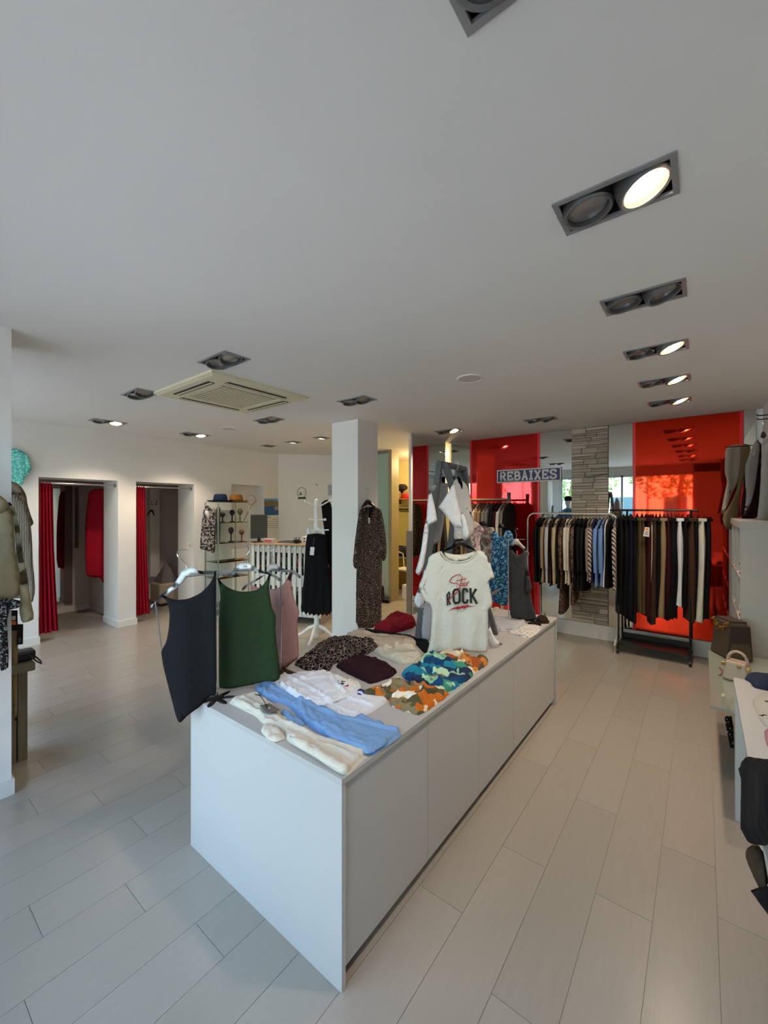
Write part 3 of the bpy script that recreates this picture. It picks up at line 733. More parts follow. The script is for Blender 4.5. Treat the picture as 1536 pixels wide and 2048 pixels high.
# ---- folded clothes on the counter top
cF = crop(440, 1220, .390625); fT = flat(TZ + .0005)
def lay(name, label, cat, pts, m, thick, wr=.006, seed=1, ws=10, lift=0.0, res=.013, group='folded clothes on the display counter', z=None, rid=(), parts=(), cf=cF, r=None, ch=1):
    thick *= .62
    fr = flat((z if z else TZ) + .0005)
    P = fr.px(cf(pts)); cx = sum(p[0] for p in P) / len(P); cy = sum(p[1] for p in P) / len(P)
    t = thing(name, label, cat, fr.at(cx, cy), group)
    if thick > .012 and not r:
        Q = [(cx + (p[0] - cx) * 1.015 + .005, cy + (p[1] - cy) * 1.015 - .004) for p in P]
        sheet('under_layer', Q, fr, m, thick * .45, t, res=res * 1.6, lying=True, wr=.001, seed=seed + 9, r=thick * .3, ch=ch)
    rr_ = [(fr.px(cf(l)), .0075, .008) for l in rid]
    rg = random.Random(seed)
    for _ in range(9 if r else 3):
        p0, p1 = rg.choice(P), rg.choice(P); mid = ((p0[0] + p1[0]) / 2 + rg.uniform(-.03, .03), (p0[1] + p1[1]) / 2 + rg.uniform(-.03, .03))
        p0 = (p0[0] * .85 + cx * .15, p0[1] * .85 + cy * .15)
        rr_.append(([p0, mid, (mid[0] * .5 + p1[0] * .5, mid[1] * .5 + p1[1] * .5)], .009 if r else .004, .009 if r else .006))
    sheet('fabric', P, fr, m, thick, t, res=.0095, lying=True, wr=wr * 1.2, wscale=ws, seed=seed, r=r * .6 if r else thick * .6, ch=ch, ridges=rr_, jag=.004)
    for nm, pp, mm, hh, th in parts:
        f_ = flat((z if z else TZ) + hh * .62); sheet(nm, f_.px(cf(pp)), f_, mm, th * .7, t, res=.013, lying=True, wr=min(.009, th * .4), wscale=20, seed=seed + 3, r=th * .7, ch=1, jag=.004, ridges=[([f_.px(cf(pp))[0], f_.px(cf(pp))[len(pp) // 2]], .005, .006), ([f_.px(cf(pp))[1], f_.px(cf(pp))[-2]], .005, .006)] if th > .012 else ())
    return t
lay('folded_trousers', 'cream folded trousers nearest the front edge of the counter', 'trousers', [(58, 462), (110, 440), (180, 425), (250, 470), (330, 560), (480, 640), (620, 690), (745, 735), (770, 728), (700, 790), (660, 832), (610, 832), (480, 745), (400, 700), (345, 668), (325, 620), (260, 595), (215, 575), (190, 545), (120, 510), (52, 478)], ccream, .030, .006, 3, 12, rid=([(120, 460), (330, 590), (500, 670), (740, 745)], [(90, 480), (250, 560)], [(500, 690), (700, 770)]),
    parts=(('leg_fold', [(345, 640), (400, 655), (560, 735), (680, 800), (655, 832), (612, 830), (470, 740), (380, 690)], ccream, .022, .018), ('cuff_bunch', [(215, 585), (270, 592), (330, 630), (338, 660), (290, 678), (235, 665), (210, 628)], ccream, .004, .022)))
lay('folded_trousers', 'sky blue folded trousers laid beside the cream pair', 'trousers', [(185, 395), (215, 370), (275, 372), (330, 430), (410, 470), (520, 500), (660, 570), (720, 548), (800, 580), (918, 620), (920, 640), (850, 690), (770, 742), (700, 720), (560, 655), (470, 610), (440, 580), (340, 480), (270, 470), (215, 440), (183, 412)], cblue, .034, .006, 4, 11, rid=([(215, 385), (420, 480), (600, 560), (905, 630)], [(260, 450), (480, 600), (760, 730)], [(240, 372), (225, 440)], [(410, 470), (440, 580)]),
    parts=(('leg_fold', [(470, 570), (560, 580), (700, 640), (850, 655), (868, 670), (768, 738), (700, 716), (560, 650)], cblue, .026, .016), ('cuff_bunch', [(312, 515), (350, 522), (440, 580), (435, 598), (375, 605), (325, 580)], cblue, .004, .022)))
lay('folded_tshirt', 'white folded T-shirt with a small printed badge', 'T-shirt', [(268, 368), (320, 335), (350, 345), (430, 322), (510, 318), (560, 325), (640, 360), (735, 382), (650, 440), (590, 465), (500, 492), (430, 470), (390, 455), (330, 418)], cwhite, .030, .007, 6, 12, z=TZ + .014, rid=([(330, 350), (450, 400), (560, 470)], [(560, 330), (600, 400), (640, 430)], [(300, 385), (420, 455)], [(380, 345), (420, 365), (470, 340)]),
    parts=(('printed_badge', [(595, 365), (640, 345), (705, 370), (655, 398)], pat('badge_print', 'cells', 60, [(0, 'e8e0d0'), (.45, '1c1a1a'), (.65, 'c83048'), (.75, 'e8dcb0')], interp='CONSTANT'), .031, .002),))
lay('folded_tshirt', 'white folded T-shirt lying under the first one, blue motif at the corner', 'T-shirt', [(500, 485), (600, 455), (690, 415), (740, 430), (860, 455), (845, 475), (760, 530), (655, 580), (600, 545), (540, 510)], cwhite, .020, .006, 7, 11, rid=([(560, 490), (700, 540)], [(640, 450), (780, 500)]),
    parts=(('blue_motif', [(692, 418), (715, 403), (757, 410), (735, 438), (705, 432)], FB('royal_blue', '24409c'), .020, .004),))
lay('scarf', 'leopard print scarf spread beside the tank tops', 'scarf', [(370, 275), (430, 240), (490, 190), (560, 155), (620, 140), (700, 158), (790, 160), (815, 190), (760, 225), (690, 250), (640, 260), (575, 280), (560, 318), (500, 315), (440, 312)], leo, .050, .022, 9, 14, r=.09)
lay('folded_sweater', 'burgundy folded sweater in front of the leopard scarf', 'sweater', [(585, 290), (640, 262), (690, 238), (715, 228), (750, 250), (810, 265), (880, 295), (912, 318), (880, 345), (800, 372), (770, 380), (720, 360), (650, 325)], cburg, .035, .006, 10, 8, r=.05)
lay('folded_trousers', 'beige trousers folded toward the far left counter edge', 'trousers', [(632, 135), (700, 110), (770, 125), (860, 135), (950, 140), (1008, 168), (985, 195), (930, 210), (880, 235), (830, 205), (760, 165), (700, 155)], cbeige, .038, .01, 12, 9)
lay('folded_knit', 'cream ribbed knit bunched on the beige trousers', 'sweater', [(780, 215), (830, 195), (900, 200), (945, 185), (1000, 200), (1045, 235), (1020, 265), (930, 280), (870, 260), (820, 240)], cknit, .050, .014, 13, 12, r=.05)
lay('black_top', 'black top lying across the counter behind the beige trousers', 'top', [(728, 108), (770, 103), (860, 120), (960, 130), (1010, 150), (1075, 165), (1070, 215), (1040, 220), (1010, 180), (940, 145), (850, 132), (770, 122)], cblack, .026, .008, 14, 10)
lay('crumpled_scarf', 'crimson crumpled scarf in front of the store room', 'scarf', [(780, 95), (830, 72), (860, 45), (910, 33), (970, 40), (1003, 60), (1000, 90), (940, 108), (890, 120), (830, 112)], cred, .085, .022, 15, 12, r=.10)
lay('blouse', 'cream blouse with orange and olive leaf print at the counter edge', 'blouse', [(725, 425), (790, 405), (860, 385), (905, 345), (925, 350), (930, 375), (990, 378), (1080, 405), (1180, 428), (1150, 455), (1060, 520), (1005, 543), (930, 515), (870, 490), (860, 455), (790, 452), (735, 445)], orangepr, .040, .016, 17, 14, r=.05)
lay('blouse', 'teal and navy leaf print blouse with a kraft tag', 'blouse', [(930, 330), (960, 308), (1010, 295), (1030, 250), (1080, 238), (1130, 245), (1200, 275), (1270, 300), (1300, 335), (1250, 375), (1200, 410), (1140, 432), (1060, 410), (990, 375), (940, 355)], tealpr, .058, .020, 18, 12, r=.07,
    parts=(('kraft_tag', [(1072, 335), (1140, 328), (1150, 350), (1080, 357)], FB('kraft', '9a7048'), .062, .002),))
lay('blouse', 'rust and cream print blouse below the slogan T-shirt', 'blouse', [(1110, 245), (1140, 215), (1160, 192), (1200, 195), (1240, 225), (1280, 250), (1370, 258), (1368, 280), (1320, 315), (1290, 335), (1250, 305), (1190, 270)], rustpr, .050, .018, 19, 13, r=.06)
cG = crop(980, 1180, .097656)
lay('folded_shirt', 'pale grey blue folded shirt near the far counter end', 'shirt', [(60, 640), (160, 590), (300, 585), (500, 620), (680, 615), (740, 660), (700, 720), (600, 790), (500, 850), (380, 840), (200, 850), (110, 830)], clilac, .040, .005, 20, 8, cf=cG)
lay('folded_shirt', 'checked cream shirt folded beside the grey blue one', 'shirt', [(320, 870), (480, 850), (620, 785), (700, 725), (900, 740), (1050, 770), (960, 890), (800, 985), (680, 970), (500, 920)], check, .022, .004, 21, 8, cf=cG)
lay('rolled_garment', 'dark brown rolled garment at the far counter corner', 'garment', [(940, 590), (1030, 560), (1150, 580), (1205, 630), (1200, 685), (1090, 690), (1000, 680), (940, 640)], FB('dark_chocolate', '2a1a16'), .045, .004, 22, 8, cf=cG)
lay('folded_cloth', 'black folded cloth under the slate tank top', 'garment', [(745, 690), (860, 650), (980, 650), (1065, 690), (1020, 740), (880, 725)], cblack, .015, .003, 23, 8, cf=cG)
lay('jewellery_dish', 'small pale trinket dish at the back edge of the counter', 'dish', [(40, 400), (90, 365), (170, 362), (205, 385), (170, 420), (90, 430)], cbeige, .018, .001, 24, 8, cf=cG)
def price_tag(label, pts, z, m, cf=cF, cord=None):
    fr = flat(z); P = fr.px(cf(pts)); t = thing('price_tag', label, 'price tag', fr.at(*P[0]))
    poly('card', P, fr, m, t, 0, .0015)
    c_ = [(a[0] * .55 + b[0] * .45, a[1] * .55 + b[1] * .45) for a, b in zip(P, P[2:] + P[:2])]
    poly('printed_patch', c_, fr, paper, t, .0016, .002)
    if cord: MB().tube([fr.at(*fr.uv(*p), .006) for p in cf(cord)], .0018, 6).build('cord', cblack, t)
price_tag('grey brown price tag on the cream trousers', [(202, 490), (255, 478), (310, 515), (240, 530)], TZ + .030, mat('tag_grey', '6b645c', .7), cord=[(178, 438), (205, 445), (230, 480), (240, 505)])

# ---- grey A-frame rack on the counter with shirts
c1 = crop(820, 900, .1171875); c2 = crop(820, 1100, .1171875)
nA, nB = pd(879, 927, 2.86), pd(891, 929, 2.86); far = pd(924, 943, 3.18) - pd(886, 928, 2.86); far.z = 0
gA, gB = pz(836, 1281, TZ), pz(990, 1269, TZ)
t = thing('ladder_rack', 'grey stained wooden A frame rack standing on the counter', 'clothes rack', ((gA + gB) / 2 + far / 2))
for nm, p, q in (('leg', nA, gA), ('leg', nB, gB), ('leg', nA + far, pz(884, 1256, TZ)), ('leg', nB + far, pz(958, 1258, TZ))): MB().bar(p, q, .045, .028).build(nm, woodgrey, t, bevel=.003)
for p in (nA, nB): MB().tube([p - far * .04, p + far * 1.05], .021, 12).build('top_rail', woodgrey, t)
for k_ in (.55, .78):
    for p, q in ((nA, gA), (nB, gB)): MB().tube([p.lerp(q, k_), p.lerp(q, k_) + far], .012, 8).build('rung', woodgrey, t)
def hang(name, label, cat, pts, u, vv, d, m, ang=YAW, thick=.010, fold=.010, freq=30, seed=1, res=.02, group=None, parts=(), wr=0, part='body', drape=.25, ch=1):
    fr = facing(u, vv, d, ang); P = fr.px(pts); zmin = min(p[1] for p in P); cx = sum(p[0] for p in P) / len(P)
    t = thing(name, label, cat, fr.at(cx, zmin), group)
    sheet(part, P, fr, m, thick, t, res=res, fold=fold, freq=freq, seed=seed, wr=wr, drape=drape, ch=ch)
    for nm, pp, mm, n0 in parts:
        f_ = Frame(fr.o + fr.en * n0, fr.ex, fr.ey); sheet(nm, f_.px(pp), f_, mm, thick * .7, t, res=res, fold=fold * .4, freq=freq, seed=seed + 2, ch=ch)
    return t
hang('shirt', 'shaded back of a white T-shirt inside the A frame rack, painted grey', 'shirt', c1([(400, 610), (520, 570), (650, 560), (650, 720), (620, 900), (600, 1040), (560, 1350), (520, 1580), (380, 1630), (380, 1300), (400, 1000), (380, 800)]), 880, 1000, 2.98, cshaded, seed=31)  # back of the white tee: its shade is put into mid grey cloth
hang('shirt', 'light grey shirt tail hanging behind the left rack leg', 'shirt', c2([(200, 880), (360, 900), (380, 1100), (360, 1400), (330, 1560), (220, 1540), (170, 1460), (190, 1100)]), 850, 1250, 2.86, clilac, seed=32)
hang('shirt', 'white long sleeved shirt on the left of the A frame rack', 'shirt', c1([(270, 1150), (300, 1190), (318, 1300), (310, 1450), (280, 1700), (245, 1900), (215, 2020), (160, 2150), (85, 2085), (130, 1950), (190, 1700), (230, 1400)]), 870, 1000, 2.76, cwhite, seed=33, wr=.004,
     parts=(('sleeve', c1([(330, 655), (355, 690), (400, 850), (440, 1050), (468, 1215), (400, 1250), (312, 1298), (278, 1190), (290, 1000), (310, 800)]), cwhite, .012), ('shoulder', c1([(330, 655), (420, 585), (480, 570), (420, 720), (370, 740)]), cshaded, -.01)))  # shoulder of the white shirt takes its shade from the grey cloth colour
hang('tshirt', 'white T-shirt with a dark print hung on the right of the A frame rack', 'T-shirt', c1([(720, 590), (780, 480), (850, 495), (930, 550), (980, 620), (1010, 720), (1040, 900), (1060, 1100), (1080, 1230), (1090, 1400), (1060, 1450), (960, 1540), (930, 1560), (750, 1540), (755, 1310), (720, 1200)]), 910, 1000, 2.80, FB('light_warm_grey', 'bdb6b2'), seed=34, wr=.004,
     parts=(('sleeve', c1([(480, 975), (560, 870), (650, 720), (735, 565), (770, 600), (800, 800), (870, 1100), (900, 1300), (880, 1330), (755, 1310), (700, 1240), (600, 1100), (520, 1010)]), cwhite, .015), ('hem_panel', c1([(860, 1100), (900, 1060), (960, 1200), (1060, 1440), (960, 1540), (900, 1480)]), cwhite, .012), ('print', c1([(960, 1000), (1000, 980), (1050, 1080), (1070, 1190), (1000, 1130)]), pat('dark_scribble_print', 'noise', 60, [(0, '2a2628'), (.5, '3a3436'), (.56, 'bdb6b2')]), .012), ('black_collar', c1([(800, 440), (850, 470), (900, 560), (895, 690), (860, 600), (820, 540)]), cblack, .016)))
hang('blouse', 'sheer dusty pink floral blouse at the far end of the A frame rack', 'blouse', c1([(1000, 1250), (1080, 1205), (1180, 1250), (1280, 1375), (1235, 1450), (1195, 1560), (1210, 1720), (1230, 1900), (1000, 1900), (980, 1520), (1040, 1440)]), 950, 1080, 3.12, floral, seed=35, wr=.006)
hang('shirt', 'white shirt whose tail spreads on the counter right of the slogan T-shirt', 'shirt', c2([(1300, 1000), (1340, 1150), (1380, 1350), (1440, 1490), (1560, 1600), (1600, 1622), (1500, 1650), (1335, 1650), (1310, 1300)]), 990, 1260, 2.72, cwhite, seed=36)
hang('shirt', 'white sleeve with folded cuff below the T-shirt sleeve', 'shirt', c2([(150, 640), (215, 770), (252, 935), (140, 1012), (115, 960), (60, 860), (110, 740)]), 840, 1190, 2.70, cwhite, seed=37)
# slogan T-shirt on its black hanger
ang_t = YAW - .12
fS = facing(912, 1250, 2.60, ang_t); fSb = Frame(fS.o - fS.en * .02, fS.ex, fS.ey)
t = thing('slogan_tshirt', 'off-white T-shirt printed Star ROCK hanging at the front of the A frame', 'T-shirt', fS.at(*fS.uv(912, 1306)))
sheet('body', fS.px(c2([(460, 40), (520, 12), (545, 70), (580, 110), (640, 160), (740, 195), (870, 195), (980, 170), (1060, 120), (1110, 60), (1140, 12), (1190, 5), (1260, 40), (1310, 80), (1355, 180), (1400, 330), (1450, 475), (1400, 502), (1338, 532), (1352, 620), (1380, 760), (1405, 900), (1395, 980), (1345, 1000), (1330, 1050), (1330, 1740), (1200, 1745), (1190, 1765), (1120, 1730), (900, 1730), (620, 1700), (600, 1735), (430, 1770), (280, 1770), (310, 1680), (350, 1500), (370, 1200), (372, 1000), (350, 930), (240, 870), (205, 775), (150, 640), (160, 580), (220, 440), (262, 300), (300, 150), (350, 90)])), fS, ctee, .008, t, res=.016, fold=.016, freq=52, seed=41, drape=.0)
fS2 = Frame(fS.o + fS.en * .004, fS.ex, fS.ey)
sheet('sleeve', fS2.px(c2([(330, 110), (300, 200), (290, 606), (240, 620), (280, 720), (420, 840), (540, 900), (500, 980), (400, 975), (350, 930), (240, 870), (205, 775), (150, 640), (160, 580), (220, 440), (262, 300), (300, 150)])), fS2, ctee, .009, t, res=.02, fold=.004, freq=40, seed=42, wr=.006)
sheet('sleeve', fS2.px(c2([(1262, 45), (1315, 85), (1355, 180), (1400, 330), (1450, 475), (1400, 502), (1338, 532), (1320, 300)])), fS2, ctee, .008, t, res=.02, fold=.003, seed=43)
sheet('back_neck', fSb.px(c2([(520, 10), (600, 45), (740, 75), (870, 78), (1000, 55), (1140, 8), (1110, 110), (960, 190), (740, 215), (600, 150)])), fSb, ctee, .006, t, res=.02, fold=.0, seed=44)
MB().tube([fS.at(*fS.uv(*p), .010) for p in c2([(528, 20), (550, 75), (585, 118), (645, 168), (740, 203), (870, 203), (985, 177), (1065, 125), (1115, 65), (1143, 15)])], .0045, 6).build('neck_rib', ctee, t)
inkk = mat('black_ink', '141416', .7); inkr = mat('red_ink', 'a81228', .7)
sc_ = .1171875 * 2.6 / F
rock_r = [[(640, 935), (630, 745)], [(630, 755), (662, 712), (676, 735), (668, 800), (640, 830)], [(645, 828), (688, 925)]]
rock = [[(737, 705), (760, 668), (820, 662), (840, 690), (846, 850), (825, 888), (765, 892), (745, 860), (737, 705)], [(975, 712), (960, 662), (915, 655), (897, 690), (902, 860), (922, 890), (965, 882), (982, 832)], [(1026, 640), (1038, 897)], [(1122, 652), (1042, 790)], [(1058, 762), (1138, 908)]]
strokes('slogan_rock', [fS.px(c2(l)) for l in rock_r], fS, 24 * sc_, inkk, t, .0185)
strokes('slogan_rock', [fS.px(c2(l)) for l in rock], fS, 36 * sc_, inkk, t, .0185)
star = [[(862, 445), (850, 412), (800, 416), (720, 452), (677, 510), (692, 545), (740, 560), (800, 562), (838, 592), (845, 640), (820, 690), (760, 745), (700, 795), (640, 862)], [(885, 450), (866, 560), (852, 612)], [(790, 517), (870, 500), (962, 480)], [(925, 552), (893, 562), (882, 600), (905, 603), (926, 560), (924, 602), (948, 604)], [(950, 545), (957, 602), (968, 560), (1005, 525)]]
strokes('slogan_star', [fS.px(c2(l)) for l in star], fS, 13 * sc_, inkr, t, .0200)
poly('lightning_underline', fS.px(c2([(640, 1038), (720, 980), (830, 945), (838, 962), (900, 935), (908, 947), (1000, 918), (985, 940), (1110, 946), (970, 962), (912, 996), (902, 976), (800, 1006), (790, 988), (720, 997)])), fS, inkr, t, .0185, .0200)
hanger('black plastic hanger inside the slogan T-shirt', c1([(530, 1745), (540, 1715), (700, 1650), (760, 1570), (780, 1520), (900, 1510), (935, 1540), (960, 1600), (1110, 1695), (1118, 1722), (1080, 1718), (950, 1662), (880, 1632), (800, 1642), (700, 1692), (552, 1752)]), c1([(840, 1512), (842, 1470), (825, 1430), (830, 1395), (850, 1390)]), Frame(fS.o - fS.en * .008, fS.ex, fS.ey), hangk)
hanger('thin white wire hanger on the right end of the A frame rail', c1([(775, 490), (780, 380), (795, 345), (805, 370), (800, 480)]), c1([(795, 350), (825, 280), (820, 210), (780, 185), (740, 200)]), facing(910, 950, 2.86), hangw)

# ---- stand with slate tank top and two print dresses at the far end of the counter
c3 = crop(820, 980, .169271)
fo = pz(1017, 1241, TZ); d_ = (fo - EYE).dot(Vector((-SN, CS, 0)))
stand('table_stand', 'chrome T stand with black petal base at the far counter end', fo, pd(1017, 1078, d_).z, [pd(1005, 1080, d_), pd(1017, 1078, d_), pd(1050, 1079, d_)], blackp)
hang('dress', 'dress with rose diamond print behind the blue one', 'dress', c3([(840, 560), (880, 450), (960, 436), (1000, 448), (1010, 600), (990, 900), (960, 1200), (850, 1200), (830, 800)]), 970, 1100, 3.62, redp2, seed=51)
hang('dress', 'blue paisley print short sleeved dress at the far counter end', 'dress', c3([(985, 480), (1020, 490), (1060, 548), (1090, 560), (1130, 482), (1180, 478), (1215, 530), (1225, 600), (1200, 660), (1162, 655), (1167, 900), (1165, 1372), (1060, 1362), (1000, 1325), (955, 1312), (930, 1150), (940, 1050), (955, 900), (965, 700), (960, 550)]), 1000, 1100, 3.46, bluep, seed=52)
hanger('black hanger carrying the rose diamond dress', c3([(800, 395), (850, 370), (890, 375), (915, 410), (890, 430), (820, 425)]), None, facing(965, 1045, 3.60), hangk)
hanger('black hanger carrying the blue paisley dress', c3([(1030, 445), (1060, 400), (1090, 390), (1120, 440), (1150, 475), (1120, 480), (1080, 450)]), None, facing(1000, 1050, 3.50), hangk)
hang('tank_top', 'slate grey sleeveless top with ruffled side on the far stand', 'top', c3([(1168, 680), (1190, 662), (1215, 722), (1260, 768), (1320, 750), (1350, 692), (1375, 680), (1380, 850), (1400, 980), (1442, 1130), (1442, 1170), (1420, 1225), (1450, 1340), (1480, 1480), (1490, 1525), (1400, 1560), (1330, 1540), (1260, 1520), (1180, 1510), (1172, 1300)]), 1045, 1170, 3.32, cslate, seed=53, fold=.02,
     parts=(('side_ruffle', c3([(1372, 900), (1400, 985), (1440, 1130), (1440, 1170), (1400, 1240), (1350, 1200)]), cslate, .015),))
hanger('pale hanger above the slate grey top', c3([(1195, 650), (1228, 580), (1270, 572), (1310, 628), (1370, 688), (1405, 738), (1412, 778), (1385, 762), (1340, 705), (1280, 655), (1240, 645), (1210, 665)]), c3([(1255, 575), (1260, 520), (1240, 470), (1255, 450), (1277, 468)]), facing(1045, 1100, 3.345), hangg)

# ================================================================ SIGN ON THE BACK WALL
ys_ = YB - .030
a, b = py(994, 941, ys_), py(1122, 933, ys_); c_, e_ = py(996, 967, ys_), py(1122, 960, ys_)
sx0, sx1 = a.x, b.x; sz1 = (a.z + b.z) / 2; sz0 = (c_.z + e_.z) / 2
fR = Frame((sx0, ys_, sz0), (1, 0, 0), (0, 0, 1)); SW, SH_ = sx1 - sx0, sz1 - sz0
t = thing('sale_sign', 'navy sign with white border reading REBAIXES on the red panel', 'sign', ((sx0 + sx1) / 2, ys_, sz0))
MB().box(sx0, ys_, sz0, sx1, ys_ + .018, sz1).build('board', paper, t)
MB().box(sx0 + .014, ys_ - .002, sz0 + .014, sx1 - .014, ys_ - .0002, sz1 - .014).build('navy_field', mat('navy_print', '1d2560', .4), t)
LET = {'R': [[(0.12, 0), (0.12, 1)], [(.1, .94), (.62, .94), (.8, .8), (.8, .62), (.62, .5), (.1, .5)], [(.5, .5), (.82, .04)], [(0, .05), (.34, .05)], [(0, .95), (.3, .95)], [(.72, .05), (1, .05)]],
       'E': [[(.14, 0), (.14, 1)], [(0, .94), (.86, .94), (.86, .72)], [(0, .06), (.88, .06), (.88, .3)], [(.1, .5), (.6, .5)], [(.6, .36), (.6, .64)]],
       'B': [[(.14, 0), (.14, 1)], [(0, .94), (.6, .94), (.78, .82), (.78, .62), (.62, .52), (.1, .52)], [(.6, .52), (.86, .4), (.86, .18), (.66, .06), (0, .06)]],
       'A': [[(.16, .04), (.5, .98), (.84, .04)], [(.26, .32), (.74, .32)], [(0, .05), (.36, .05)], [(.64, .05), (1, .05)], [(.3, .95), (.6, .95)]],
       'I': [[(.3, 0), (.3, 1)], [(.02, .06), (.58, .06)], [(.02, .94), (.58, .94)]],
       'X': [[(.16, .04), (.84, .96)], [(.16, .96), (.84, .04)], [(0, .05), (.36, .05)], [(.64, .05), (1, .05)], [(0, .95), (.36, .95)], [(.64, .95), (1, .95)]],
       'S': [[(.86, .7), (.82, .9), (.62, .95), (.3, .95), (.1, .84), (.12, .64), (.3, .54), (.68, .47), (.88, .36), (.88, .16), (.68, .05), (.32, .05), (.1, .12), (.08, .32)]]}
wds = [{'I': .62}.get(ch_, 1.0) for ch_ in 'REBAIXES']; unit = (SW - .10) / (sum(wds) + .16 * 7); hh_ = SH_ - .062; xx = .05; lines = []
for ch_, wd in zip('REBAIXES', wds):
    for ln in LET[ch_]:
        lines.append([(xx + p[0] * unit * (.96), .031 + p[1] * hh_) for p in ln])
    xx += (wd + .16) * unit
strokes('lettering', lines, fR, unit * .29, mat('sign_white', 'd6d2d4', .5), t, .0022)

# ================================================================ CLOTHES RAILS ALONG THE BACK WALL
ORD = ['first', 'second', 'third', 'fourth', 'fifth', 'sixth', 'seventh', 'eighth', 'ninth', 'tenth', 'eleventh', 'twelfth', 'thirteenth', 'fourteenth', 'fifteenth', 'sixteenth', 'seventeenth', 'eighteenth', 'nineteenth', 'twentieth', 'twenty-first', 'twenty-second', 'twenty-third', 'twenty-fourth']
hmesh = {}
def rail_hanger(x, y, z, group, label, mm=hangk, wide=.40):
    key = (mm.name, wide)
    if key not in hmesh:
        mb = MB(); mb.tube([(0, 0, .0), (0, .012, .012), (0, .02, -.002), (0, .012, -.02), (0, 0, -.035), (0, 0, -.055)], .002, 5)
        mb.tube([(0, -wide / 2, -.13), (0, -wide * .3, -.085), (0, 0, -.055), (0, wide * .3, -.085), (0, wide / 2, -.13)], .007, 6)
        o = mb.build('clothes_hanger', mm, origin=(0, 0, 0)); hmesh[key] = o.data; o.location = (x, y, z)
    else:
        o = bpy.data.objects.new('clothes_hanger', hmesh[key]); link(o); o.location = (x, y, z)
    return tag(o, label, 'hanger', group)
def rail_garment(kind, x, y, ztop, zbot, m, wid, thick, name, label, cat, group, seed, turn=0.0, sleeve=None, ex_parts=None, scale_len=1.0):
    """a garment hanging square to the rail, seen from its sleeve edge"""
    L = ztop - zbot; h2 = wid / 2
    if kind == 'top': out = [(-.07, 0), (.07, 0), (h2 - .02, -.07), (h2, -.12), (h2 - .02, -L * .5), (h2 + .01, -L), (0, -L - .01), (-h2 - .01, -L), (-h2 + .02, -L * .5), (-h2, -.12), (-h2 + .02, -.07)]
    elif kind == 'trousers': out = [(-h2, 0), (h2, 0), (h2 + .015, -L * .3), (h2 - .02, -L), (.02, -L - .006), (-h2 + .02, -L), (-h2 - .015, -L * .3)]
    else: out = [(-h2 * .6, 0), (h2 * .6, 0), (h2, -L * .4), (h2 * 1.1, -L), (-h2 * 1.1, -L), (-h2, -L * .4)]
    t = thing(name, label, cat, (x, y, zbot), group)
    fr = Frame((x, y, ztop), (math.sin(turn), math.cos(turn), 0), (0, 0, 1))     # ex along +Y, facing +X
    rg = random.Random(seed); ph = rg.random() * 6; NR, NS = 14, 20; mb = MB(); mb.sm = True
    for j in range(NR + 1):
        q = j / NR
        if kind == 'top': hw = .07 + (h2 - .07) * min(1, q / .16) ** .7 if q < .16 else h2 - .02 * math.sin((q - .16) * 4) + .012 * q
        elif kind == 'trousers': hw = h2 + .012 * math.sin(q * 4) - .03 * max(0, q - .35)
        else: hw = h2 * (.6 + .5 * min(1, q * 1.6))
        tk = thick * (.55 + .45 * min(1, q / .2)) * (1 + .18 * math.sin(q * 7 + ph)); sx = .008 * math.sin(q * 4 + ph) * q
        for i in range(NS):
            a_ = 2 * PI * i / NS; ca, sa = math.cos(a_), math.sin(a_)
            yy = hw * math.copysign(abs(ca) ** .8, ca); nn = tk * math.copysign(abs(sa) ** .7, sa) * (1 + .22 * q * math.sin(3 * a_ + ph + q * 2)) + sx
            zz = -L * q + (.012 * math.sin(2 * a_ + ph) if j == NR else 0)
            mb.v.append(tuple(fr.at(yy, zz, nn)))
    for j in range(NR):
        for i in range(NS): l_ = (i + 1) % NS; mb.f.append((j * NS + i, j * NS + l_, (j + 1) * NS + l_, (j + 1) * NS + i))
    mb.f.append(tuple(range(NS))); mb.f.append(tuple(NR * NS + i for i in range(NS)))
    mb.build('body', m, t, smooth=True)
    if sleeve:
        sm, sl = sleeve; y_ = -h2 + .015
        MB().tube([fr.at(y_ + .05, -.07), fr.at(y_ - .01, -.12), fr.at(y_ - .035, -.28), fr.at(y_ - .03, -sl * .7), fr.at(y_ - .015, -sl)], [thick * .8, thick * 1.15, thick * 1.1, thick * .95, thick * .75], 10).build('sleeve', sm, t)
    if kind == 'trousers':
        MB().obox(fr.at(0, -.015), fr.ex, fr.ey, fr.en, h2, .016, thick + .002).build('waistband', m, t, bevel=.004)
    return t
# white rack
RX0, RX1, RY, RZ = -1.835, -.79, 5.50, 1.585
wr_m = mat('white_tube', 'cfccc4', .35)
t = thing('clothes_rail', 'slim white tube clothes rail in front of the stone strip', 'clothes rack', ((RX0 + RX1) / 2, RY, 0))
def arc(x, s): return [(x + s * .09 * (1 - math.sin(a)), RY, RZ - .09 * (1 - math.cos(a))) for a in [PI / 2 * i / 6 for i in range(7)]]
MB().tube([(RX0, RY, .14), (RX0, RY, RZ - .09)] + list(reversed([(RX0 + .09 - .09 * math.sin(a), RY, RZ - .09 + .09 * math.cos(a)) for a in [PI / 2 * i / 6 for i in range(7)]])) + [(RX1 - .09, RY, RZ)] + [(RX1 - .09 + .09 * math.sin(a), RY, RZ - .09 + .09 * math.cos(a)) for a in [PI / 2 * i / 6 for i in range(7)]] + [(RX1, RY, .14)], .010, 8).build('frame', wr_m, t)
for x in (RX0, RX1): MB().tube([(x, RY - .20, .0), (x, RY - .19, .09), (x, RY - .12, .14), (x, RY + .12, .14), (x, RY + .19, .09), (x, RY + .2, 0)], .009, 8).build('foot', wr_m, t)
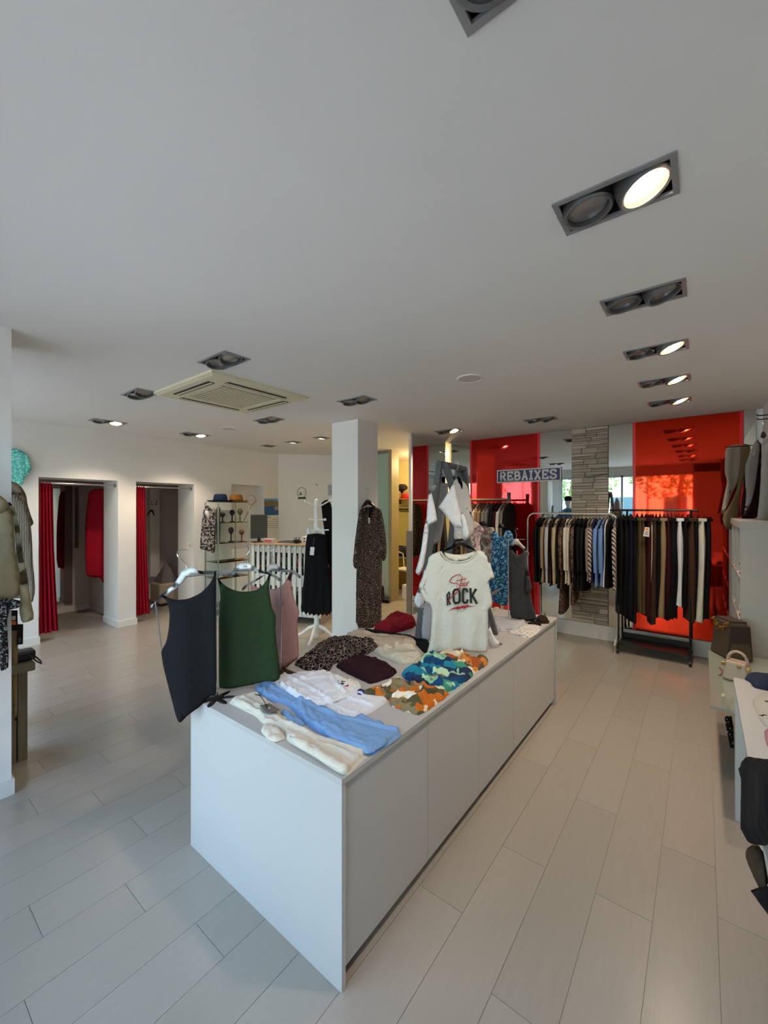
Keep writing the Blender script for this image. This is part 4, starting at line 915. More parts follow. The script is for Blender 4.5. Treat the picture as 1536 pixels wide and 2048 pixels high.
WH = [('top', 1068, 1165, cblack, 'black coat', 'coat', 1), ('top', 1076, 1168, cblack, 'black jacket', 'jacket', 1), ('top', 1083, 1163, ctan, 'tan blouse', 'blouse', 1), ('top', 1089, 1168, clilac, 'pale grey shirt', 'shirt', 1), ('top', 1098, 1172, cbrown, 'dark brown cardigan', 'cardigan', 0),
      ('top', 1105, 1170, ckhaki, 'khaki and black dress', 'dress', 1), ('top', 1113, 1176, cblack, 'black blouse', 'blouse', 0), ('top', 1119, 1228, boho, 'long brown patterned dress', 'dress', 1), ('top', 1126, 1165, ccream, 'cream cardigan', 'cardigan', 1), ('top', 1133, 1168, FB('ivory', 'c4b9a8'), 'ivory knit', 'sweater', 1),
      ('top', 1140, 1208, boho, 'brown floral dress', 'dress', 1), ('top', 1147, 1178, cblack, 'black shirt', 'shirt', 0), ('top', 1154, 1176, FB('blue_black', '15151c'), 'blue black jacket', 'jacket', 1), ('top', 1163, 1183, cblack, 'black tunic', 'tunic', 1), ('top', 1171, 1160, ctaupe, 'taupe blouse', 'blouse', 1),
      ('top', 1177, 1165, strip, 'striped blouse', 'blouse', 1), ('top', 1183, 1166, FB('royal_navy', '141a4a'), 'royal navy shirt', 'shirt', 0), ('top', 1191, 1172, FB('denim_blue', '6f8fc4'), 'light blue shirt', 'shirt', 1), ('top', 1200, 1170, FB('denim_blue', '6f8fc4'), 'light blue blouse with cuffs', 'blouse', 1), ('top', 1207, 1175, cwhite, 'white shirt', 'shirt', 0),
      ('top', 1213, 1178, cblack, 'black knit', 'sweater', 0), ('top', 1224, 1182, strip, 'cream and black diagonal striped shirt', 'shirt', 1)]
for i, (kd, u, vb, m_, nm, ct, slv) in enumerate(WH):
    x = py(u, 1100, RY - .24).x; zt = RZ - .062; zb_ = py(u, vb, RY - .2).z
    rail_garment(kd, x, RY, zt, zb_, m_, .42, .016 if not slv else .02, nm.split()[-1] if nm.split()[-1] in ('coat', 'jacket', 'dress', 'shirt', 'blouse', 'tunic', 'cardigan', 'knit') else ct, '%s, %s garment from the left on the white rail' % (nm, ORD[i]), ct, 'clothes on the white rail', 60 + i, turn=random.uniform(-.07, .07), sleeve=(m_, min(.62, zt - zb_ - .02)) if slv else None)
    rail_hanger(x, RY, RZ + .004, 'hangers on the white rail', 'black hanger of the %s garment on the white rail' % ORD[i])
# black rolling rack
BX0, BX1, BY, BZ = -.76, -.10, 5.52, 1.63
t = thing('rolling_rack', 'black metal rolling rack of trousers before the orange panel', 'clothes rack', ((BX0 + BX1) / 2, BY, 0))
MB().tube([(BX0 - .11, BY, BZ), (BX1 + .06, BY, BZ)], .011, 8).build('rail', black, t)
for x in (BX0, BX1):
    for s in (-1, 1): MB().tube([(x, BY + s * .015, BZ), (x, BY + s * .16, .09)], .010, 8).build('upright', black, t)
    MB().tube([(x, BY - .17, .085), (x, BY + .17, .085)], .010, 8).build('base_bar', black, t)
    for s in (-1, 1):
        cs = MB().lathe([(.012, -.012), (.026, -.011), (.028, 0), (.026, .011), (.012, .012)], (x, BY + s * .165, .028), 16, Matrix.Rotation(PI / 2, 3, 'Y')).build('caster', black, t)
        MB().box(x - .016, BY + s * .165 - .012, .045, x + .016, BY + s * .165 + .012, .085).build('caster_fork', black, cs)
MB().box(BX0, BY - .15, .10, BX1, BY + .15, .115).build('shelf', black, t)
MB().box(BX0, BY + .15, .10, BX1, BY + .158, .17).build('shelf_lip', black, t)
BK = [(1235, 1228, cblack, 'black trousers'), (1243, 1232, cblack, 'black wide trousers'), (1251, 1238, cnavy, 'dark navy trousers'), (1259, 1246, cblack, 'black flared trousers'), (1270, 1224, colive, 'olive brown trousers'), (1280, 1226, colive, 'olive wide trousers'), (1288, 1232, cmaroon, 'maroon trousers'), (1294, 1210, ccream, 'cream tapered trousers'), (1301, 1250, cbrown, 'dark brown trousers'), (1309, 1236, cblack, 'black tailored trousers'),
      (1318, 1236, ctan, 'tan trousers'), (1326, 1240, cmaroon, 'wine red trousers'), (1334, 1238, cblack, 'black slim trousers'), (1342, 1236, cblack, 'black cropped trousers'), (1352, 1212, cwhite, 'white trousers'), (1362, 1216, cblack, 'black trousers with a pale side stripe'), (1374, 1244, cchoc, 'chocolate trousers'), (1384, 1240, cblack, 'black straight trousers'), (1395, 1246, ccream, 'beige cord trousers'), (1408, 1240, cblack, 'black long trousers')]
for i, (u, vb, m_, nm) in enumerate(BK):
    x = py(u, 1130, BY - .16).x; zb_ = py(u, vb, BY - .12).z
    g = rail_garment('trousers', x, BY, BZ - .085, zb_, m_, (.30, .26)[i % 2], .030, 'trousers', '%s, %s pair from the left on the black rack' % (nm, ORD[i]), 'trousers', 'trousers on the black rack', 90 + i, turn=-.30 + random.uniform(-.14, .12))
    if 'side stripe' in nm: MB().box(x - .004, BY - .182, zb_ + .03, x + .004, BY - .166, BZ - .1).build('side_stripe', cwhite, g)
    rail_hanger(x, BY, BZ + .004, 'hangers on the black rack', 'black clip hanger of the %s pair on the black rack' % ORD[i], hangk, .26)
fq = facing(1293, 1065, py(1293, 1065, BY - .2).y / ray(1293, 1065).y)
tt = thing('price_tag', 'white swing tag with orange sticker on the black rack', 'price tag', fq.at(0, 0))
poly('card', fq.px([(1290, 1054), (1299, 1055), (1298, 1074), (1286, 1072)]), fq, paper, tt, 0, .002)
poly('orange_sticker', fq.px([(1291, 1056), (1296, 1056.5), (1296, 1061), (1290.5, 1060.5)]), fq, mat('orange_sticker', 'ff8a3c', .6), tt, .002, .003)
strokes('lettering', [fq.px(l) for l in ([(1290, 1064), (1296.5, 1065)], [(1289, 1068), (1296, 1069)])], fq, .006, cnavy, tt, .0022)
# wooden rack with coats in the corner
WX0, WX1, WY, WZ = -3.10, -2.06, 5.42, 1.775
t = thing('wooden_rack', 'tan wooden A frame clothes rack before the left red panel', 'clothes rack', ((WX0 + WX1) / 2, WY, 0))
MB().tube([(WX0, WY, WZ), (WX1 + .02, WY, WZ)], .014, 10).build('rail', woodtan, t)
for x in (WX0 + .03, WX1):
    for s in (-1, 1): MB().bar((x, WY - s * .02, WZ + .09), (x, WY + s * .30, 0), .035, .022).build('leg', woodtan if s < 0 else woodgrey, t, bevel=.002)
MB().bar((WX0 + .03, WY - .2, .25), (WX1, WY - .2, .25), .03, .02).build('stretcher', woodtan, t)
WD = [(905, boho, 'brown plaid coat', 'coat', .75), (912, boho, 'checked brown coat', 'coat', .8), (922, FB('sand_quilt', 'b39c78'), 'sand quilted coat', 'coat', .85), (932, ccamel, 'camel coat', 'coat', .7), (947, ccream, 'cream jacket', 'jacket', .6), (953, ccamel, 'camel jacket', 'jacket', .65), (959, ctan, 'tan jacket', 'jacket', .65), (966, ctaupe, 'taupe jacket', 'jacket', .65), (975, cgunm, 'mid grey jacket', 'jacket', .6), (983, cblack, 'black coat', 'coat', .7), (990, cmaroon, 'maroon jacket', 'jacket', .65), (997, ccream, 'cream coat', 'coat', .75), (1003, ctaupe, 'pale taupe jacket', 'jacket', .6), (1009, cblack, 'black jacket', 'jacket', .7)]
for i, (u, m_, nm, ct, L) in enumerate(WD):
    x = py(u, 1040, WY - .2).x
    if x < WX0 + .05: x = WX0 + .07 + i * .06
    rail_garment('top', x, WY, WZ - .06, WZ - .06 - L, m_, .42, .022, ct, '%s, %s garment from the left on the wooden rack' % (nm, ORD[i]), ct, 'coats on the wooden rack', 120 + i, turn=random.uniform(-.06, .06), sleeve=(m_, .6))
    rail_hanger(x, WY, WZ + .008, 'hangers on the wooden rack', 'black hanger of the %s garment on the wooden rack' % ORD[i])

# ================================================================ LEOPARD DRESS ON THE PILLAR
cP = crop(660, 820, .22455); fP = vframe((-3.118, 3.8, 1.0), PI / 2)
t = thing('dress', 'long leopard print dress hanging on the white centre pillar', 'dress', fP.at(*fP.uv(735, 1256)))
sheet('body', fP.px(cP([(300, 862), (262, 895), (255, 1000), (250, 1200), (240, 1420), (232, 1700), (225, 1935), (370, 1945), (455, 1900), (462, 1600), (465, 1350), (460, 1100), (455, 900), (420, 865), (385, 872), (350, 985), (322, 900)])), fP, leo, .012, t, res=.028, fold=.016, freq=44, seed=71)
fP2 = vframe((-3.105, 3.8, 1.0), PI / 2)
sheet('sleeve', fP2.px(cP([(300, 865), (262, 890), (240, 1020), (220, 1200), (200, 1378), (235, 1425), (262, 1330), (285, 1150), (290, 1000)])), fP2, leo, .016, t, res=.03, fold=.008, freq=50, seed=72)
sheet('sleeve', fP2.px(cP([(430, 868), (462, 900), (485, 1030), (508, 1250), (492, 1335), (465, 1350), (440, 1200), (425, 1000)])), fP2, leo, .016, t, res=.03, fold=.008, freq=50, seed=73)
fPb = vframe((-3.128, 3.8, 1.0), PI / 2)
sheet('neck_lining', fPb.px(cP([(300, 862), (420, 862), (385, 900), (350, 1010), (315, 930)])), fPb, cblack, .004, t, res=.03, fold=0)
MB().tube([fP2.at(*fP2.uv(*p)) for p in cP([(338, 860), (340, 960)])], .001, 5).build('tag_string', paper, t)
poly('swing_tag', fP2.px(cP([(333, 960), (347, 960), (347, 1010), (335, 1010)])), fP2, paper, t, .012, .014)
hanger('black hanger with wire hook on the centre pillar', cP([(268, 878), (300, 830), (320, 800), (355, 798), (385, 835), (410, 865), (380, 862), (340, 840), (305, 862)]), cP([(338, 798), (332, 765), (350, 735), (345, 705), (325, 700), (320, 725)]), vframe((-3.125, 3.8, 1.0), PI / 2), hangk)

# ================================================================ FITTING ROOMS
def curtain(name, label, x, ya, yb, za, ybot0, ybot1, zb2, n, amp, parent=None, group=None, seed=0):
    mb = MB(); mb.sm = True; NX = n * 8; NZ_ = 14
    for s in (1, -1):
        base = len(mb.v)
        for j in range(NZ_ + 1):
            q = j / NZ_; aa = ya + (ybot0 - ya) * q ** 1.5; bb = yb + (ybot1 - yb) * q ** 1.5
            for i in range(NX + 1):
                p = i / NX; w_ = math.sin(p * n * 2 * PI + .3 * math.sin(q * 3 + seed)) * amp * (.7 + .5 * q)
                mb.v.append((x + w_ + s * .002, aa + (bb - aa) * p, za + (zb2 - za) * q + .006 * math.sin(p * 9 + seed) * q))
        for j in range(NZ_):
            for i in range(NX):
                a_ = base + j * (NX + 1) + i; mb.f.append((a_, a_ + 1, a_ + NX + 2, a_ + NX + 1) if s > 0 else (a_, a_ + NX + 1, a_ + NX + 2, a_ + 1))
    t = thing(name, label, 'curtain', (x, (ya + yb) / 2, zb2), group)
    o = mb.build('fabric', ccurt, t, smooth=True)
    mb = MB()
    for i in range(n): 
        yy = ya + (yb - ya) * (i + .5) / n
        mb = MB(); mb.tube([(x + .018 * math.cos(a), yy, za - .005 + .018 * math.sin(a)) for a in [2 * PI * k / 10 for k in range(10)]], .002, 5, True); mb.build('curtain_ring', chrome, t)
    return t
xr = -6.47
z1 = px(150, 968, xr).z; z2 = px(340, 976, xr).z
for nm, yy0, yy1, zz, lb in (('curtain_rod', A0, A1, z1, 'chrome curtain rod across the first fitting room opening'), ('curtain_rod', B0, B1, z2, 'chrome curtain rod across the second fitting room opening')):
    t = thing(nm, lb, 'curtain rod', (xr, (yy0 + yy1) / 2, zz)); MB().tube([(xr, yy0 + .002, zz), (xr, yy1 - .002, zz)], .011, 10).build('tube', chrome, t)
    for yy in (yy0 + .002, yy1 - .022): MB().box(xr - .02, yy, zz - .02, xr + .02, yy + .02, zz + .02).build('bracket', steel, t)
curtain('fitting_room_curtain', 'crimson curtain drawn to the left of the first fitting room', xr, px(79, 1000, xr).y, px(104, 1000, xr).y, z1 + .01, px(79, 1200, xr).y, px(117, 1275, xr).y, .10, 4, .028, seed=1)
curtain('fitting_room_curtain', 'crimson curtain drawn to the left of the second fitting room', xr, px(273, 1000, xr).y, px(290, 1000, xr).y, z2 + .01, px(273, 1200, xr).y, px(300, 1240, xr).y, .10, 4, .022, seed=2)
x2 = -7.25
cE = crop(60, 930, .22135); fE = vframe((x2, 2.2, 1.2), PI / 2)
t = thing('fitting_room_curtain', 'crimson curtain gathered inside the first fitting room', 'curtain', fE.at(*fE.uv(190, 1165)))
sheet('fabric', fE.px(cE([(530, 225), (640, 215), (760, 205), (760, 1100), (650, 1060), (640, 1020), (560, 1015), (500, 995), (497, 600), (510, 400)])), fE, ccurt, .012, t, res=.05, fold=.03, freq=40, seed=81, drape=.6)
MB().tube([(x2, A0 - .4, 2.0), (x2, 2.42, 2.0)], .012, 8).build('curtain_rod_inner', chrome, t)
def wallplate(name, label, cat, pts, x, m, n1=.01, parts=()):
    f_ = vframe((x, 2.0, 1.2), PI / 2); P = f_.px(cE(pts)); t = thing(name, label, cat, f_.at(*P[-1]))
    poly('plate', P, f_, m, t, 0, n1); return t, f_
t, _ = wallplate('wall_mirror', 'tall narrow mirror in the first fitting room', 'mirror', [(205, 190), (312, 190), (305, 1215), (225, 1250)], -7.95, mirror)
t, _ = wallplate('panel_door', 'dark narrow panel behind the first fitting room curtain', 'panel', [(316, 190), (382, 195), (382, 1250), (305, 1250)], -7.97, mat('dark_taupe_panel', '6e5c55', .7))
t, f_ = wallplate('door_handle_bar', 'long vertical steel bar handle in the first fitting room', 'handle', [(405, 200), (433, 200), (433, 750), (405, 750)], -7.93, steel, .03)
t, _ = wallplate('pale_column_panel', 'pale rounded column inside the second fitting room', 'column', [(1080, 215), (1160, 215), (1160, 1010), (1080, 1005)], -7.9, wallw, .05)
f_ = vframe((-7.80, 3, 1.2), PI / 2)
t = thing('coat_hook', 'small twin coat hook in the second fitting room', 'hook', f_.at(*f_.uv(310, 1008)))
for l in ([(1098, 318), (1098, 360), (1112, 362)], [(1128, 355), (1145, 360), (1150, 318)]): MB().tube([f_.at(*f_.uv(*p)) for p in cE(l)], .008, 6).build('prong', steel, t)
hanger('black hanger on the hook in the second fitting room', cE([(1052, 458), (1085, 405), (1100, 400), (1115, 412), (1128, 455), (1118, 460), (1100, 420), (1085, 425), (1062, 462)]), None, f_, hangk)
f_ = vframe((-7.4, 3, .6), PI / 2); b0 = f_.at(*f_.uv(332, 1163))
t = thing('pyramid_cushion', 'grey pyramid shaped cushion in the second fitting room', 'cushion', b0)
MB().obox(b0 + Vector((0, 0, .17)), (1, 0, 0), (0, 1, 0), (0, 0, 1), .15, .15, .17, .05).build('fabric', cgunm, t, bevel=.01)
MB().tube([b0 + Vector((0, 0, .33)), b0 + Vector((0, 0, .38))], .004, 6).build('top_loop', cgunm, t)
t = thing('pouf', 'low beige pouf under the pyramid cushion', 'pouf', (b0.x, b0.y, 0))
MB().box(b0.x - .19, b0.y - .19, .03, b0.x + .19, b0.y + .19, b0.z - .002).build('seat', cbeige, t, bevel=.03)
for i in (-1, 1):
    for j in (-1, 1): MB().box(b0.x + i * .15 - .015, b0.y + j * .15 - .015, 0, b0.x + i * .15 + .015, b0.y + j * .15 + .015, .03).build('foot', black, t)
f_ = vframe((XL + .001, 3, 1), PI / 2)
t = thing('light_switch', 'white light switch plate beside the second fitting room', 'switch', f_.at(*f_.uv(380, 1095)))
poly('plate', f_.px(cE([(1425, 700), (1455, 700), (1455, 750), (1425, 750)])), f_, offwh, t, 0, .01)
poly('rocker', f_.px(cE([(1432, 712), (1448, 712), (1448, 738), (1432, 738)])), f_, white, t, .01, .014)

# ================================================================ LEFT PILLAR: JACKETS, BENCH
k1 = crop(0, 860, .12695); k2 = crop(0, 1100, .21487)
fJ = vframe((-3.07, .4, 1.4), PI / 2)
t = thing('jacket', 'khaki cotton jacket hanging on the left pillar', 'jacket', fJ.at(*fJ.uv(30, 1240)))
sheet('body', fJ.px(k1([(-420, 1010), (0, 1030), (70, 1080), (120, 1140), (180, 1250), (215, 1500), (235, 1900)]) + k2([(185, 200), (200, 460), (-250, 470), (-300, 100)])), fJ, ckhaki, .016, t, res=.03, fold=.012, freq=36, seed=83)
fJ2 = vframe((-3.05, .4, 1.4), PI / 2)
sheet('sleeve', fJ2.px(k1([(120, 1120), (190, 1170), (250, 1290), (300, 1500), (340, 1800), (375, 2048)]) + k2([(250, 200), (280, 430), (325, 640), (265, 670), (200, 680), (175, 560), (190, 440), (180, 150)]) + k1([(250, 1900), (225, 1500), (170, 1250)])), fJ2, ckhaki, .020, t, res=.03, fold=.006, seed=84)
sheet('collar', fJ2.px(k1([(-300, 960), (-60, 1000), (0, 1030), (75, 1085), (150, 1250), (60, 1300), (-40, 1330), (-200, 1250)])), fJ2, FB('khaki_light', 'bfb494'), .014, t, res=.03, fold=.002, seed=85)
sheet('pocket_flap', fJ2.px(k2([(-60, 200), (110, 205), (95, 330), (-60, 330)])), fJ2, ckhaki, .010, t, res=.03, fold=.001, lift=-.008)
hang('cardigan', 'taupe cable knit cardigan behind the khaki jacket', 'cardigan', k1([(60, 900), (180, 920), (250, 960), (330, 1080), (400, 1180), (440, 1300), (470, 1480), (490, 1700), (500, 2048)]) + k2([(300, 150), (332, 380), (300, 500), (260, 450), (100, 450)]), 45, 1100, 2.83, pat('taupe_cable_knit', 'wave', 22, [(0, '6e6458'), (.5, '968a7a'), (1, 'a89c8a')], distort=3), seed=86, fold=.02)
hang('coat', 'brown coat hanging behind the taupe cardigan', 'coat', k1([(60, 800), (165, 808), (260, 830), (350, 900), (420, 1020), (440, 1180), (490, 1350), (532, 1470), (500, 1510), (460, 1545), (400, 1400), (300, 1500), (60, 1500)]), 45, 1010, 3.0, FB('mink_brown', '7c6a58'), seed=87)
hang('trousers', 'snake print trousers below the khaki jacket', 'trousers', k2([(-260, 440), (185, 455), (180, 540), (60, 560), (75, 1090), (40, 1120), (0, 1125), (-20, 700), (-40, 1100), (-200, 1100)]), 10, 1250, 2.24, snake, seed=88)
hang('trousers', 'tan trousers with swing tags beside the left pillar', 'trousers', k2([(95, 560), (165, 560), (175, 800), (170, 1100), (165, 1580), (120, 1600), (108, 1100)]), 30, 1300, 2.60, ctan, seed=89, thick=.008)
hang('trousers', 'charcoal trousers hanging against the left pillar edge', 'trousers', k2([(40, 540), (95, 545), (100, 800), (108, 1250), (112, 1590), (92, 1590), (85, 1100), (60, 800)]), 18, 1300, 2.50, cchar, seed=90, thick=.008)
f_ = facing(28, 1240, 2.55)
t = thing('price_tag', 'dark swing tag with orange sticker beside the left pillar', 'price tag', f_.at(0, 0))
poly('card', f_.px(k2([(95, 560), (165, 560), (160, 750), (100, 750)])), f_, blackp, t, 0, .002)
poly('orange_sticker', f_.px(k2([(97, 660), (152, 660), (152, 695), (97, 695)])), f_, mat('orange_sticker', 'ff8a3c', .6), t, .002, .003)
poly('white_sticker', f_.px(k2([(112, 615), (150, 612), (146, 652), (114, 652)])), f_, paper, t, .002, .003)
f_ = facing(40, 1270, 2.58)
t = thing('price_tag', 'plain black swing tag over the rustic bench', 'price tag', f_.at(0, 0))
poly('card', f_.px(k2([(165, 690), (217, 690), (214, 875), (155, 885)])), f_, blackp, t, 0, .002)
poly('printed_patch', f_.px(k2([(180, 815), (198, 815), (198, 855), (178, 855)])), f_, cgunm, t, .002, .0028)
hang('shirt', 'turquoise printed short sleeved shirt hanging on the left wall', 'shirt', k1([(-80, 300), (165, 300), (240, 290), (310, 320), (400, 360), (420, 600), (400, 720), (340, 890), (280, 830), (165, 810), (-80, 800)]), 40, 930, 4.85, turq, ang=PI / 2, seed=91,
     parts=(('sleeve', k1([(390, 355), (450, 430), (480, 540), (505, 620), (450, 640), (470, 670), (405, 722), (395, 560)]), turq, .01), ('collar', k1([(180, 300), (245, 288), (318, 325), (310, 380), (250, 350), (190, 380)]), turq, .012)))
hanger('dark hanger above the turquoise shirt', k1([(165, 200), (185, 215), (240, 285), (215, 290), (165, 270)]), None, facing(25, 895, 4.84, PI / 2), hangk)
t = thing('coat_bar', 'short dark bar fixed behind the left pillar for coats', 'coat bar', (-3.6, .6, 1.76))
MB().tube([(-3.5, .573, 1.745), (-3.56, .62, 1.755), (-4.05, .80, 1.755)], .010, 8).build('bar', black, t)
MB().box(-3.53, .573, 1.71, -3.47, .58, 1.78).build('mount', black, t)
t = thing('bench', 'rustic worn wooden bench behind the left pillar', 'bench', (-3.85, .73, 0))
MB().box(-4.35, .605, .62, -3.365, .725, .672).build('seat', rustic, t, bevel=.006)
for x in (-4.25, -3.66):
    for y_ in (.612, .668): MB().box(x, y_, 0, x + .14, y_ + .05, .619).build('leg', rustic, t, bevel=.004)
    MB().box(x + .02, .663, .2, x + .12, .667, .27).build('brace', rustic, t)
f_ = facing(55, 1300, 2.68)
t = thing('pouch', 'small black pouch with a wrist strap on the rustic bench', 'pouch', (-3.42, .68, .673))
MB().box(-3.52, .64, .673, -3.42, .74, .735).build('body', blackp, t, bevel=.012)
MB().tube([(-3.43, .69, .72), (-3.37, .70, .715), (-3.30, .72, .69), (-3.28, .735, .678), (-3.31, .74, .684), (-3.37, .73, .70), (-3.43, .71, .71)], .005, 6).build('strap', blackp, t)

# ================================================================ TILL CORNER
# white pallet counter
pA, pB = Vector((-5.36, 3.69, 0)), Vector((-4.28, 4.07, 0)); pdir = (pB - pA).normalized(); pn = Vector((pdir.y, -pdir.x, 0)); PL = (pB - pA).length; PZ = 1.135
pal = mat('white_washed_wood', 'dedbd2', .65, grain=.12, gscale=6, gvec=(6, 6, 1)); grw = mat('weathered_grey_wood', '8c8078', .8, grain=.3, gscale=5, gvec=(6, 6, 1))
t = thing('pallet_counter', 'till counter made of white painted pallets with a wooden top', 'counter', (pA + pB) / 2)
def pbox(a0, a1, n0, n1, z0, z1, nm, m_, par, bevel=0):
    return MB().obox(pA + pdir * ((a0 + a1) / 2) + pn * ((n0 + n1) / 2) + Vector((0, 0, (z0 + z1) / 2)), pdir, pn, (0, 0, 1), (a1 - a0) / 2, abs(n1 - n0) / 2, (z1 - z0) / 2).build(nm, m_, par, bevel=bevel)
pbox(-.03, PL + .03, .03, -.55, PZ - .03, PZ, 'top_board', mat('pale_pine_top', 'b08d6a', .5, grain=.15, gscale=5), t, .003)
ns = 13; st = PL / ns
for i in range(ns): pbox(i * st + .012, i * st + .058, 0, .018, .10 + (i % 3) * .004, PZ - .032, 'slat', pal, t)
for z0 in (.09, .52, .60, PZ - .13): pbox(0, PL, -.02, -.001, z0, z0 + .085, 'rail', pal, t)
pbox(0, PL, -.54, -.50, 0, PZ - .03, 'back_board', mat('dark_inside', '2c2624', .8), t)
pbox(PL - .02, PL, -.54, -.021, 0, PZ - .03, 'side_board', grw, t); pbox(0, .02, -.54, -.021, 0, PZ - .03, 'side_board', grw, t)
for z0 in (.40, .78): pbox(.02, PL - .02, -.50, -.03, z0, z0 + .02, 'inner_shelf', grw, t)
bx_cols = [('box', 'red box', 'b82030'), ('box', 'teal box', '2c6a70'), ('box', 'amber box', 'b8782c'), ('box', 'navy box', '22304c'), ('box', 'pale box', 'c8c4bc'), ('box', 'plum box', '5a2238'), ('box', 'green box', '3f5c34')]
for j, z0 in enumerate((.42, .80)):
    for i in range(7):
        a_ = .06 + i * .145 + j * .03; nm, lb, h_ = bx_cols[(i + j * 3) % 7]
        if a_ + .1 > PL - .03: continue
        o = pbox(a_, a_ + .10, -.30, -.10, z0 + .001, z0 + .12 + .03 * ((i * 5 + j) % 4), 'storage_box', mat('box_' + h_, h_, .6), None, .004)
        tag(o, '%s, %s from the left on the %s shelf inside the pallet counter' % (lb, ORD[i], 'lower' if j == 0 else 'upper'), 'box', 'boxes seen between the pallet slats')
def on_top(a_, n_, z_=0): return pA + pdir * a_ + pn * n_ + Vector((0, 0, PZ + .001 + z_))
rngn = random.Random(5)
for i in range(11):
    a_ = .10 + i * .088; p = on_top(a_, .034, -.02); ln = rngn.uniform(.10, .26)
    o = MB().tube([p + pdir * (w_ * .022 * math.sin(PI * min(1, q * 1.1))) + Vector((0, 0, -q * ln)) + pn * .004 for w_, q in [(1, k_ / 8) for k_ in range(9)] + [(-1, (8 - k_) / 8) for k_ in range(1, 9)]], .0028, 5, True).build('necklace', mat('necklace_%d' % (i % 3), ('8f8a82', '6e5c48', 'a89a80')[i % 3], .4, .4))
    tag(o, 'bead necklace, %s from the left hanging over the front of the till counter' % ORD[i], 'necklace', 'necklaces on the till counter front')
def tobox(name, label, cat, a_, n_, w_, d_, h_, m_, parts=()):
    p = on_top(a_, n_); t = thing(name, label, cat, p)
    MB().obox(p + Vector((0, 0, h_ / 2)), pdir, pn, (0, 0, 1), w_ / 2, d_ / 2, h_ / 2).build('body', m_, t, bevel=.004)
    for nm, da, dn_, dz, ww, hh2, mm in parts: MB().obox(p + pdir * da + pn * (d_ / 2 + .001) + Vector((0, 0, dz)), pdir, pn, (0, 0, 1), ww / 2, .0015, hh2 / 2).build(nm, mm, t)
    return t
# monitor seen from behind
p = on_top(.04, -.13)
t = thing('monitor', 'dark grey monitor seen from behind on the till counter', 'monitor', p)
md = Vector((math.cos(YAW + .75), math.sin(YAW + .75), 0)); mn = Vector((md.y, -md.x, 0))
MB().obox(p + Vector((0, 0, .24)), md, mn, (0, 0, 1), .13, .022, .18).build('screen_housing', mat('monitor_grey', '33393c', .5), t, bevel=.006)
MB().obox(p + Vector((0, 0, .03)), md, mn, (0, 0, 1), .02, .015, .03).build('neck', blackp, t); MB().obox(p + Vector((0, 0, .006)), md, mn, (0, 0, 1), .1, .08, .006).build('foot', blackp, t)
tobox('leaflet_stack', 'stack of red and white leaflets beside the monitor', 'leaflets', .27, -.08, .16, .12, .06, mat('leaflet_paper', 'a8a49c', .7), (('red_label', 0, 0, .032, .12, .035, mat('leaflet_red', 'b8484c', .6)),))
tobox('laptop', 'thin closed black laptop on the till counter', 'laptop', .55, -.22, .34, .24, .02, blackp, (('edge_strip', 0, 0, .01, .3, .004, steel),))
tobox('card_box', 'cream printed box on the till counter', 'box', .86, -.2, .17, .14, .10, mat('cream_card', 'd8cfb8', .6), (('printed_motif', -.04, 0, .07, .03, .02, black), ('printed_motif', .03, 0, .06, .03, .03, mat('tan_print', 'b09070', .6)), ('printed_motif', -.04, 0, .03, .03, .015, black)))
tobox('orange_box', 'small orange and white box beside the cream box', 'box', 1.0, -.2, .06, .08, .14, mat('orange_card', 'd88850', .6), (('white_label', 0, 0, .1, .04, .04, paper),))
p = on_top(.70, -.12)
t = thing('pen_bowl', 'black bowl bristling with pens on the till counter', 'bowl', p)
MB().lathe([(.03, 0), (.05, .02), (.06, .05), (.056, .05), (.045, .02), (.02, .008)], p, 18).build('bowl', blackp, t)
for i in range(5): MB().tube([p + Vector((0, 0, .02)), p + Vector((.05 * math.cos(i * 1.3), .05 * math.sin(i * 1.3), .09))], .004, 5).build('pen', blackp, t)
# calendar and notes
f_ = vframe((XL + .002, 4.8, 1.5), PI / 2); cC = crop(390, 960, .117188)
t = thing('calendar', 'wall calendar with a coast photo above the month sheet', 'calendar', f_.at(*f_.uv(545, 1063)))
poly('photo_sheet', f_.px(cC([(1180, 318), (1415, 318), (1422, 596), (1185, 604)])), f_, mat('sea_photo', '2c5a8c', .5), t, 0, .003)
poly('photo_hills', f_.px(cC([(1180, 360), (1290, 345), (1418, 370), (1420, 450), (1330, 440), (1182, 455)])), f_, mat('hill_photo', '8a7a52', .6, grain=.4, gscale=30), t, .003, .0036)
poly('photo_sky', f_.px(cC([(1180, 318), (1415, 318), (1417, 368), (1290, 344), (1180, 360)])), f_, mat('sky_photo', '6aa0cc', .6), t, .003, .0034)
poly('photo_rocks', f_.px(cC([(1340, 470), (1415, 440), (1420, 500), (1370, 520)])), f_, mat('rock_photo', 'a89a88', .6), t, .003, .0036)
poly('month_sheet', f_.px(cC([(1188, 612), (1424, 606), (1432, 880), (1205, 890)])), f_, paper, t, 0, .004)
ml = []
for r_ in range(5):
    for k_ in range(7):
        if r_ == 0 and k_ < 3: continue
        u_ = 1225 + k_ * 28; v_ = 668 + r_ * 36; ml.append(f_.px(cC([(u_, v_), (u_ + 14, v_)])))
ml.append(f_.px(cC([(1210, 634), (1290, 632)])))
strokes('dates', ml, f_, .011, mat('calendar_ink', '55504c', .7), t, .0042)
fD = vframe(dA + dn * .003, dang); cN = crop(560, 950, .170898)
def note(label, pts, extra=None, m_=paper):
    t = thing('wall_note', label, 'paper', fD.at(*fD.px(cN(pts))[-1]), 'papers pinned on the till wall'); poly('sheet', fD.px(cN(pts)), fD, m_, t, 0, .002)
    if extra: extra(t)
    return t
ink = mat('note_ink', '4a4a4c', .7)
